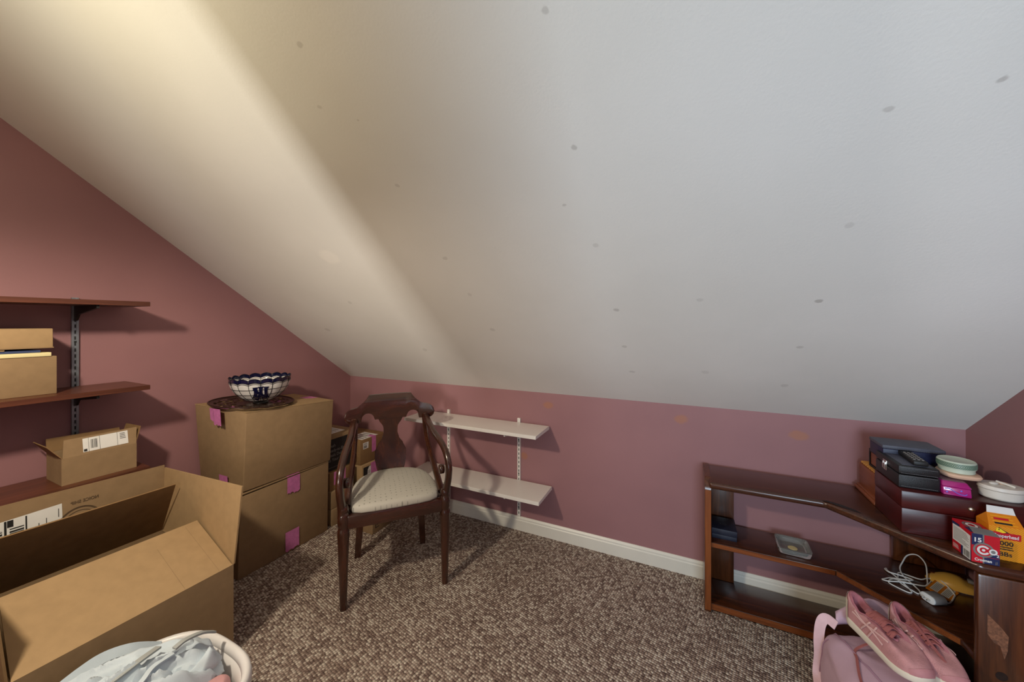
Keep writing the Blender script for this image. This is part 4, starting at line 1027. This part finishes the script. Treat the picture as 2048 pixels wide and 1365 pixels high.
# yellow gadget and orange card
def gadget():
    th = thing('yellow_gadget', 'rounded yellow plastic gadget with white base behind the charger cable', 'gadget', (.862, 1.858, ZS), math.radians(-16))
    mw = WM[th.name]; vs_, fs = [], []; NX, NA = 18, 14
    for i in range(NX+1):
        q = i/NX; x = -.075+.14*q
        e_ = max(.02, 1-abs(2*q-1)**2.6)**.5
        hw_ = (.030+.010*math.sin(PI*q))*e_; hh = (.018+.016*max(0, math.sin(PI*min(1, q*1.05)))**1.3)*e_
        for j in range(NA):
            a = PI*j/(NA-1); y = hw_*math.cos(a); z = hh*max(0, math.sin(a))**.8
            if abs(x-.03) < .012 and .3 < j/(NA-1) < .7: z *= .84
            vs_.append(mw @ V(x, y, .004+z))
    for i in range(NX):
        for j in range(NA-1): fs.append((i*NA+j, i*NA+j+1, (i+1)*NA+j+1, (i+1)*NA+j))
        fs.append((i*NA, (i+1)*NA, (i+1)*NA+NA-1, i*NA+NA-1))
    fs += [tuple(range(NA)), tuple(NX*NA+j for j in range(NA))]
    obj('shell', vs_, fs, M['yellow'], th, smooth=True, auto=50)
    c = mw @ V(-.005, 0, 0); lathe('base', [(.036, 0), (.038, .002), (.036, .0045)], c, M['cable'], th, 28, sx=1.75, sy=.96, rot=math.radians(-16))
    hexa('grey_switch', [mw @ V(*p) for p in boxv(.024, .038, -.010, .006, .030, .040)], M['grey_plastic'], th, bevel=.002)
    c = mw @ V(-.055, .006, .0235); lathe('recess', [(.004, 0), (.0045, .001), (.002, .0012)], c, M['box_wood'], th, 12, sx=1.6, sy=.7)
gadget()
t = thing('orange_card', 'orange card with two white printed stickers beside the plug charger', 'card', (.80, 1.80, ZS), math.radians(52))
mw = WM[t.name]
hexa('card', [mw @ V(*p) for p in [(-.045, -.028, .0003), (.045, -.028, .0003), (.045, .028, .012), (-.045, .028, .012), (-.045, -.028, .0020), (.045, -.028, .0020), (.045, .028, .0136), (-.045, .028, .0136)]], M['orange'], t)
o_ = mw @ V(-.045, -.028, .0020); f1 = Face(o_, (mw @ V(1, 0, 0))-(mw @ V(0, 0, 0)), (mw @ V(0, .056, .0116))-(mw @ V(0, 0, 0)), t, .0006)
for a in (.006, .032): f1.rect('sticker', M['white_print'], .012, a, .084, a+.019); f1.lines('fine_print', M['grey_print'], .016, a+.002, .08, a+.017, 5, .0004, .3)
f1.build()

# ------------------------------------------------------------------ laundry basket and clothes
BC = V(-1.235, .345, 0); BA, BB = .222, .285
def sup(a, n_=3.): ca, sa = math.cos(a), math.sin(a); q = (abs(ca)**n_+abs(sa)**n_)**(-1/n_); return ca*q, sa*q
def basket():
    th = thing('laundry_basket', 'white oval plastic laundry basket full of clothes at the front', 'basket', BC)
    NA, zs = 96, [.0, .012, .05, .075, .10, .125, .15, .175, .20, .225, .262]
    vs_, fs = [], []
    for z in zs:
        k = .76+.20*(z/.262)
        for j in range(NA): x, y = sup(2*PI*j/NA); vs_.append((BC.x+x*BA*k, BC.y+y*BB*k, z+.002))
    n0 = len(vs_)
    for i in range(len(zs)-1):
        for j in range(NA):
            hole = i in (3, 5, 7, 8) and (j % 8) in (1, 2, 3, 4, 5)
            if i == 8: hole = (j % 8) in (1, 2, 3, 4, 5) and False
            if not hole: k = (j+1) % NA; fs.append((i*NA+j, i*NA+k, (i+1)*NA+k, (i+1)*NA+j))
    fs.append(tuple(range(NA)))
    o = obj('body', vs_, fs, M['basket'], th, smooth=True, auto=50); md = o.modifiers.new('wall', 'SOLIDIFY'); md.thickness = .003; md.offset = -1
    prof = [(.945, .258), (.955, .272), (.975, .279), (1.0, .280), (1.022, .274), (1.030, .262), (1.028, .246), (1.018, .244), (1.016, .260), (.995, .268), (.968, .264), (.955, .254)]
    vs_, fs = [], []
    for k, z in prof:
        for j in range(NA): x, y = sup(2*PI*j/NA); vs_.append((BC.x+x*BA*k, BC.y+y*BB*k, z+.002))
    m_ = len(prof)
    for i in range(m_):
        for j in range(NA): k = (j+1) % NA; i2 = (i+1) % m_; fs.append((i*NA+j, i*NA+k, i2*NA+k, i2*NA+j))
    obj('rim', vs_, fs, M['basket'], th, smooth=True, auto=60)
basket()
def ridged(x, y, s, seed): return 1-abs(noise.noise(V(x*s+seed, y*s-seed*.7, seed*1.3)))*2
def heapz(x, y):
    u, v_ = (x-BC.x)/BA, (y-BC.y)/BB; r2 = min(1.2, (abs(u)**2.4+abs(v_)**2.4))
    return .262+.045*(1-r2)
def garment(name, label, cx, cy, rx, ry, rot_, lift, mat, seed, fold=.018, dirx=1., diry=.45, nn=46, depth=.05):
    vs_, fs = [], []; NR = nn//2; NA = nn*2
    for i in range(NR+1):
        q = i/NR
        for j in range(NA):
            a = 2*PI*j/NA
            wob = 1+.12*math.sin(3*a+seed)+.07*math.sin(5*a+seed*2)
            lx, ly = math.cos(a)*q*rx*wob, math.sin(a)*q*ry*wob
            x = cx+lx*math.cos(rot_)-ly*math.sin(rot_); y = cy+lx*math.sin(rot_)+ly*math.cos(rot_)
            u, v_ = (x-BC.x)/BA, (y-BC.y)/BB; rr = (abs(u)**3+abs(v_)**3)**(1/3)
            if rr > .87: x = BC.x+(x-BC.x)*.87/rr; y = BC.y+(y-BC.y)*.87/rr
            fx, fy = lx*dirx, ly*diry
            wq = .012*noise.noise(V(lx*9, ly*9, seed)); z = heapz(x, y)+lift+fold*(max(0, ridged(fx+wq, fy+wq, 13, seed))**1.4-.45)+.30*fold*(max(0, ridged(fx*1.1+wq, fy*1.3, 31, seed+3))**1.5-.4)
            z -= depth*max(0, q-.72)**1.3/.28**1.3
            vs_.append((x, y, z))
    for i in range(NR):
        for j in range(NA):
            k = (j+1) % NA
            if i == 0: fs.append((NA+j, NA+k, 0)) if j else fs.append((NA+j, NA+k, 0))
            else: fs.append((i*NA+j, i*NA+k, (i+1)*NA+k, (i+1)*NA+j))
    # drop unused duplicate centre verts by keeping index 0 only
    vs2, mp_ = [vs_[0]], {0: 0}
    for i in range(NA, len(vs_)): mp_[i] = len(vs2); vs2.append(vs_[i])
    fs = [tuple(mp_[i] for i in f) for f in fs]
    o = obj(name, vs2, fs, mat, None, smooth=True, auto=80, label=label, cat='clothing', group='clothes in the laundry basket')
    md = o.modifiers.new('cloth', 'SOLIDIFY'); md.thickness = .004; md.offset = -1
    return o
garment('towel', 'khaki brown towel low at the right side of the laundry basket', -1.110, .37, .08, .10, .2, -.012, M['cloth_khaki'], 4.1, .012)
garment('shirt', 'dusty pink shirt squeezed at the right side of the laundry basket', -1.115, .47, .075, .12, .1, -.008, M['cloth_pink'], 2.2, .014)
pants = garment('sweatpants', 'white sweatpants crumpled across the front of the laundry basket', -1.285, .36, .185, .25, -.6, .022, M['cloth_white'], 7.7, .048, 1.15, .22, 84, .06)
garment('tee_shirt', 'pale grey-white tee shirt twisted at the front of the laundry basket', -1.235, .36, .11, .13, .2, .036, M['cloth_white'], 5.2, .042, 1.0, .3, 64, .06)
hood = garment('hoodie', 'white hooded top bundled at the back right of the laundry basket', -1.240, .492, .095, .088, .3, .034, M['cloth_white'], 11.3, .052, .9, .35, 72, .045)
def on_heap(pts, lift):
    return catmull([V(x, y, heapz(x, y)+lift+dz) for x, y, dz in pts], 6)
P = on_heap([(-1.405, .535, -.02), (-1.420, .480, .01), (-1.435, .430, .022), (-1.425, .385, .018), (-1.40, .33, .01), (-1.39, .26, .0)], .028)
ribbon('waistband', P, V(.3, .1, 1), .036, .004, M['cloth_band'], pants, label='pale blue ribbed elastic waistband')
P = on_heap([(-1.300, .490, .02), (-1.282, .450, .022), (-1.268, .405, .020), (-1.262, .360, .016), (-1.25, .30, .01)], .034)
ribbon('drawstring', P, V(0, 0, 1), .016, .005, M['cloth_grey'], pants, label='grey flat drawstring')
P = on_heap([(-1.245, .595, .006), (-1.238, .560, .022), (-1.232, .520, .026), (-1.228, .495, .020)], .052)
ribbon('zipper', P, V(0, 0, 1), .014, .005, M['cloth_grey'], hood, label='grey zipper strip')
P = on_heap([(-1.235, .495, .02), (-1.222, .450, .022), (-1.200, .42, .018), (-1.185, .38, .008)], .036)
ribbon('drawstring', P, V(.2, 0, 1), .011, .005, M['cloth_white'], hood)

# ------------------------------------------------------------------ pink bag and running shoes
def bag():
    th = thing('gym_bag', 'lilac pink nylon gym bag on the carpet under the running shoes', 'bag', (.56, 1.39, 0))
    C = V(.558, 1.385, .122); hx, hy, hz = .168, .205, .121
    vs_, fs = [], []; NU, NV = 80, 40
    def pw(c, e_): return math.copysign(abs(c)**e_, c)
    def P_(u, v_, off=0):
        e1, e2 = .46, .40
        x = pw(math.cos(v_), e1)*pw(math.cos(u), e2); y = pw(math.cos(v_), e1)*pw(math.sin(u), e2); z = pw(math.sin(v_), e1)
        p = V(x*(hx+off), y*(hy+off), z*(hz+off))
        k = max(0, (z+.6)/1.6)
        p.z += .012*k*(noise.noise(V(p.x*11, p.y*11, 3.))+.5*noise.noise(V(p.x*26, p.y*26, 8.)))-.020*k*y
        wr = 1-abs(noise.noise(V(p.y*9+p.z*7, p.z*16-p.y*5, 1.)))*2
        p.x += math.copysign(.010, x)*abs(x)*(wr-.5); p.y += math.copysign(.008, y)*abs(y)*noise.noise(V(p.x*14, p.z*18, 5.))
        p.x *= 1-.06*k*k
        p += C; p.z = max(p.z, .001); return p
    for i in range(NV+1):
        v_ = -PI/2+PI*i/NV
        for j in range(NU): vs_.append(P_(2*PI*j/NU, v_))
    for i in range(NV):
        for j in range(NU): k = (j+1) % NU; fs.append((i*NU+j, i*NU+k, (i+1)*NU+k, (i+1)*NU+j))
    body = obj('body', vs_, fs, M['bag'], th, smooth=True, auto=80)
    md = body.modifiers.new('weld', 'WELD'); md.merge_threshold = .0005
    def ray_top(x, y):
        c_ = sorted(((p.x-x)**2+(p.y-y)**2, p.z) for p in vs_ if p.z > .16)[:3]
        return max(q[1] for q in c_) if c_ else .22
    for xs_, xe in ((.438, .520), (.62, .66)):
        pts = []
        for i in range(15):
            q = i/14; x = xs_+(xe-xs_)*q**1.5; y = 1.575-.36*q; pts.append(V(x, y, ray_top(x, y)+.0012))
        tube('seam', pts, .0022, M['bag_dark'], body, 6)
    tube('seam', [P_(.86*PI+.02*math.sin(i), -.9+1.5*i/14, .0012) for i in range(15)], .0020, M['bag_dark'], body, 6)
    # the open top panel standing up behind the shoes
    base = [(.440, 1.560), (.480, 1.582), (.530, 1.590), (.590, 1.592), (.650, 1.588), (.690, 1.575)]
    tops = [(.448, 1.585, .262), (.490, 1.602, .286), (.545, 1.622, .312), (.600, 1.622, .298), (.655, 1.606, .276), (.690, 1.590, .255)]
    v_, f_ = [], []; NR = 6
    bb = catmull([V(x, y, .232) for x, y in base], 4); tt = catmull([V(*p) for p in tops], 4)
    for q in range(NR+1):
        for p0, p1 in zip(bb, tt):
            r_ = q/NR; p = p0.lerp(p1, r_); p.y -= .010*math.sin(PI*r_); v_.append(p)
    n_ = len(bb)
    for q in range(NR):
        for j in range(n_-1): f_.append((q*n_+j, q*n_+j+1, (q+1)*n_+j+1, (q+1)*n_+j))
    o = obj('top_panel', v_, f_, M['bag'], th, smooth=True, auto=80); md = o.modifiers.new('cloth', 'SOLIDIFY'); md.thickness = .004
    pth = catmull([V(.440, 1.545, .240), V(.420, 1.565, .243), V(.404, 1.560, .226), V(.395, 1.548, .180), V(.394, 1.540, .130), V(.388, 1.530, .080), V(.384, 1.50, .050)], 6)
    ribbon('strap', pth, [V(-.5, -.75, .45)]*len(pth), .028, .0022, M['strap'], th)
    bw = Matrix.Translation((.372, 1.500, .045)) @ Matrix.Rotation(.35, 4, 'Z') @ Matrix.Rotation(-.9, 4, 'X')
    bk = hexa('buckle', [bw @ V(*p) for p in boxv(-.022, .022, -.048, .030, -.006, .006)], M['strap'], th, bevel=.004)
    for i in range(4): hexa('buckle_rib', [bw @ V(*p) for p in boxv(-.014, .014, -.034+i*.012, -.029+i*.012, .0055, .0085)], M['bag_dark'], bk)
    pth = catmull([V(.372, 1.487, .030), V(.366, 1.45, .012), V(.372, 1.38, .006), V(.378, 1.30, .005)], 6)
    ribbon('strap', pth, V(0, 0, 1), .034, .0022, M['strap'], th)
    return ray_top
RT = bag()
def shoe(label, heel, toe, flip, seed):
    """running shoe; heel and toe are ground points of the sole"""
    heel, toe = Vector(heel), Vector(toe); d = toe-heel; L = d.length
    fx = d.normalized(); side = V(0, 0, 1).cross(fx).normalized(); upv = fx.cross(side)
    th = thing('running_shoe', label, 'shoe', heel.lerp(toe, .5), 0, 'pair of pink running shoes')
    W = lambda s, a, z: heel+fx*(s*L)+side*(a*flip)+upv*z
    N = 64; k_ = L/.25
    def outline(t_):
        # t in 0..1 round the sole, 0 at the toe; returns (s, a)
        a = 2*PI*t_; s = .5+.5*math.cos(a)
        wd = (.031+.014*max(0, min(1, (s-.15)/.55)))*k_
        if s > .70: wd *= math.sqrt(max(0, 1-((s-.70)/.30)**2.6))
        if s < .14: wd *= math.sqrt(max(0, 1-((.14-s)/.15)**2))
        off = .004*math.sin(PI*s)*k_
        return s, math.copysign(wd, math.sin(a))+off if abs(math.sin(a)) > 1e-6 else off
    ol = [outline(i/N) for i in range(N)]
    # sole
    rings = [(.92, .000), (1.0, .002), (1.05, .008), (1.06, .015), (1.04, .020), (.97, .022)]
    vs_, fs = [], []
    def rise(s): return .014*max(0, (s-.70)/.3)**2*k_
    for kx, z in rings:
        for s, a in ol: vs_.append(W(.5+(s-.5)*(1+.03*(kx-.9)), a*kx, z*k_*(1.35-.45*s)+rise(s)))
    m_ = len(rings)
    for i in range(m_-1):
        for j in range(N): q = (j+1) % N; fs.append((i*N+j, i*N+q, (i+1)*N+q, (i+1)*N+j))
    fs += [tuple(range(N))[::-1], tuple((m_-1)*N+j for j in range(N))]
    obj('sole', vs_, fs, M['sole'], th, smooth=True, auto=60)
    # upper: annulus from the collar opening down to the sole
    def opening(t_):
        a = 2*PI*t_; s = .33+.32*math.cos(a); wd = (.025-.011*max(0, (s-.25)/.38))*k_
        y = math.sin(a); return s, wd*math.copysign(abs(y)**.8, y)
    def top_z(s):
        K = [(0, .098), (.06, .092), (.14, .078), (.24, .070), (.34, .076), (.46, .079), (.66, .062)]
        for (a_, b_), (c_, d_) in zip(K, K[1:]):
            if s <= c_: q = (s-a_)/(c_-a_); q = q*q*(3-2*q); return (b_+(d_-b_)*q)*k_
        return .062*k_
    op = [opening(i/N) for i in range(N)]
    NRG = 9; vs_, fs = [], []
    for i in range(NRG+1):
        q = i/NRG
        for j in range(N):
            (s0, a0), (s1, a1) = op[j], ol[j]
            zs_ = (.018*(1.35-.45*s1))*k_+rise(s1)
            z0 = top_z(s0)
            e_ = math.sin(q*PI/2); c_ = 1-math.cos(q*PI/2)
            s = s0+(s1-s0)*e_; a = a0+(a1*1.0-a0)*e_**.8
            z = zs_+(z0-zs_)*(1-c_**1.75)
            vs_.append(W(s, a, z))
    for i in range(NRG):
        for j in range(N): k = (j+1) % N; fs.append((i*N+j, i*N+k, (i+1)*N+k, (i+1)*N+j))
    o = obj('upper', vs_, fs, M['shoe'], th, smooth=True, auto=80)
    # lining: from the collar down inside
    vl, fl_ = [], []
    for i, (kk, dz) in enumerate(((1.06, .001), (1.0, .005), (.90, .0045), (.80, -.006), (.78, -.025), (.74, -.040))):
        for s, a in op:
            s_ = .33+(s-.33)*(kk if kk < 1 else 1+.3*(kk-1)); vl.append(W(s_, a*kk, top_z(s)+dz*k_ if dz > -.03 else .036*k_))
    for i in range(5):
        for j in range(N): k = (j+1) % N; fl_.append((i*N+j, i*N+k, (i+1)*N+k, (i+1)*N+j))
    fl_.append(tuple(5*N+j for j in range(N)))
    obj('collar_lining', vl, fl_, M['shoe_line'], th, smooth=True, auto=80)
    # tongue
    tg = [(.66, .060), (.60, .066), (.52, .076), (.44, .086), (.36, .098), (.29, .108)]
    vs_, fs = [], []
    for i, (s, z) in enumerate(tg):
        for j in range(5):
            a = (-1+j/2)*(.013+.003*i/4)*k_; vs_.append(W(s, a, (z-.010*abs(-1+j/2)**2)*k_-.013*k_))
    for i in range(len(tg)-1):
        for j in range(4): b = i*5+j; fs.append((b, b+1, b+6, b+5))
    o = obj('tongue', vs_, fs, M['shoe_dark'], th, smooth=True, auto=80); md = o.modifiers.new('pad', 'SOLIDIFY'); md.thickness = .005
    # heel counter, toe cap overlays, side stripes follow the upper surface
    def surf(t_, q, off=.0012):
        s0, a0 = opening(t_); s1, a1 = outline(t_); zs_ = (.018*(1.35-.45*s1))*k_+rise(s1)
        e_ = math.sin(q*PI/2); c_ = 1-math.cos(q*PI/2)
        s = s0+(s1-s0)*e_; a = a0+(a1-a0)*e_**.8; z = zs_+(top_z(s0)-zs_)*(1-c_**1.75)
        out_ = V(0, 0, 0)+side*flip*(1 if a > 0 else -1)*off+upv*off*.7
        return W(s, a, z)+out_
    def overlay(name, t0, t1, q0, q1, mat, off=.0015):
        nu, nv = 14, 5; v_, f_ = [], []
        for i in range(nu+1):
            for j in range(nv+1):
                a_, b_ = i/nu, j/nv; v_.append(surf(t0+(t1-t0)*a_, (q0(a_) if callable(q0) else q0)*(1-b_)+(q1(a_) if callable(q1) else q1)*b_, off))
        for i in range(nu):
            for j in range(nv): b = i*(nv+1)+j; f_.append((b, b+1, b+nv+2, b+nv+1))
        obj(name, v_, f_, mat, th, smooth=True, auto=80)
    overlay('heel_counter', .40, .60, lambda a: .55-.35*math.sin(PI*a), 1., M['sole'], .0022)
    overlay('toe_cap', -.09, .09, lambda a: .86-.16*math.sin(PI*a), 1., M['shoe_toe'], .0010)
    for t0, t1 in ((.10, .24), (.76, .90)): overlay('eyelet_stay', t0, t1, .04, .26, M['shoe_dark'], .0016)
    for sg in (1, -1):
        for (ta, qa), (tb, qb) in (((.20, .30), (.275, .95)), ((.235, .30), (.31, .92)), ((.16, .55), (.36, .70)), ((.20, .80), (.34, .50))):
            pth = [surf((ta+(tb-ta)*i/10)*sg % 1., qa+(qb-qa)*i/10, .0022) for i in range(11)]
            ribbon('stripe', pth, side*flip*sg+upv*.4, .0042, .0012, M['shoe_stripe'], th)
    # laces
    for i in range(6):
        s = .35+i*.052; z = top_z(s)+.013*k_; wl = (.024-.006*i/5)*k_
        zig = .012 if i % 2 else -.012
        pth = catmull([W(s-zig*.4, -wl, z-.006*k_), W(s-zig*.2, -wl*.4, z+.003*k_), W(s+zig*.2, wl*.4, z+.003*k_), W(s+zig*.4, wl, z-.006*k_)], 4)
        ribbon('lace', pth, upv, .0075, .0030, M['lace'], th)
        pth = catmull([W(s+.012, wl, z-.005*k_), W(s+.018, 0, z+.005*k_), W(s+.034, -wl, z-.006*k_)], 4)
        ribbon('lace', pth, upv, .0070, .0030, M['lace'], th)
    return th, W, k_, side, upv
th1, W1, k1, sd, uv = shoe('pink running shoe with its loose lace trailing down the bag', (.482, 1.560, .262), (.572, 1.340, .268), 1, 1)
pth = catmull([W1(.35, .018*k1, .085*k1), W1(.33, .038*k1, .072*k1), W1(.40, .058*k1, .040*k1), V(.470, 1.47, RT(.47, 1.47)+.006), V(.452, 1.42, RT(.452, 1.42)+.004), V(.438, 1.36, RT(.438, 1.36)+.004), V(.430, 1.31, RT(.430, 1.31)+.003)], 6)
ribbon('loose_lace', pth, V(-.3, 0, 1), .0065, .0026, M['lace'], th1)
th2, W2, k2, sd2, uv2 = shoe('pink running shoe nearest the bookcase panel on the gym bag', (.592, 1.570, .262), (.640, 1.352, .268), -1, 2)
pth = catmull([W2(.34, .012*k2, .098*k2), W2(.42, .020*k2, .105*k2), W2(.62, .016*k2, .088*k2), W2(.85, .004*k2, .055*k2), W2(.98, -.004, .036*k2)], 6)
ribbon('loose_lace', pth, V(0, 0, 1), .006, .0026, M['lace'], th2)
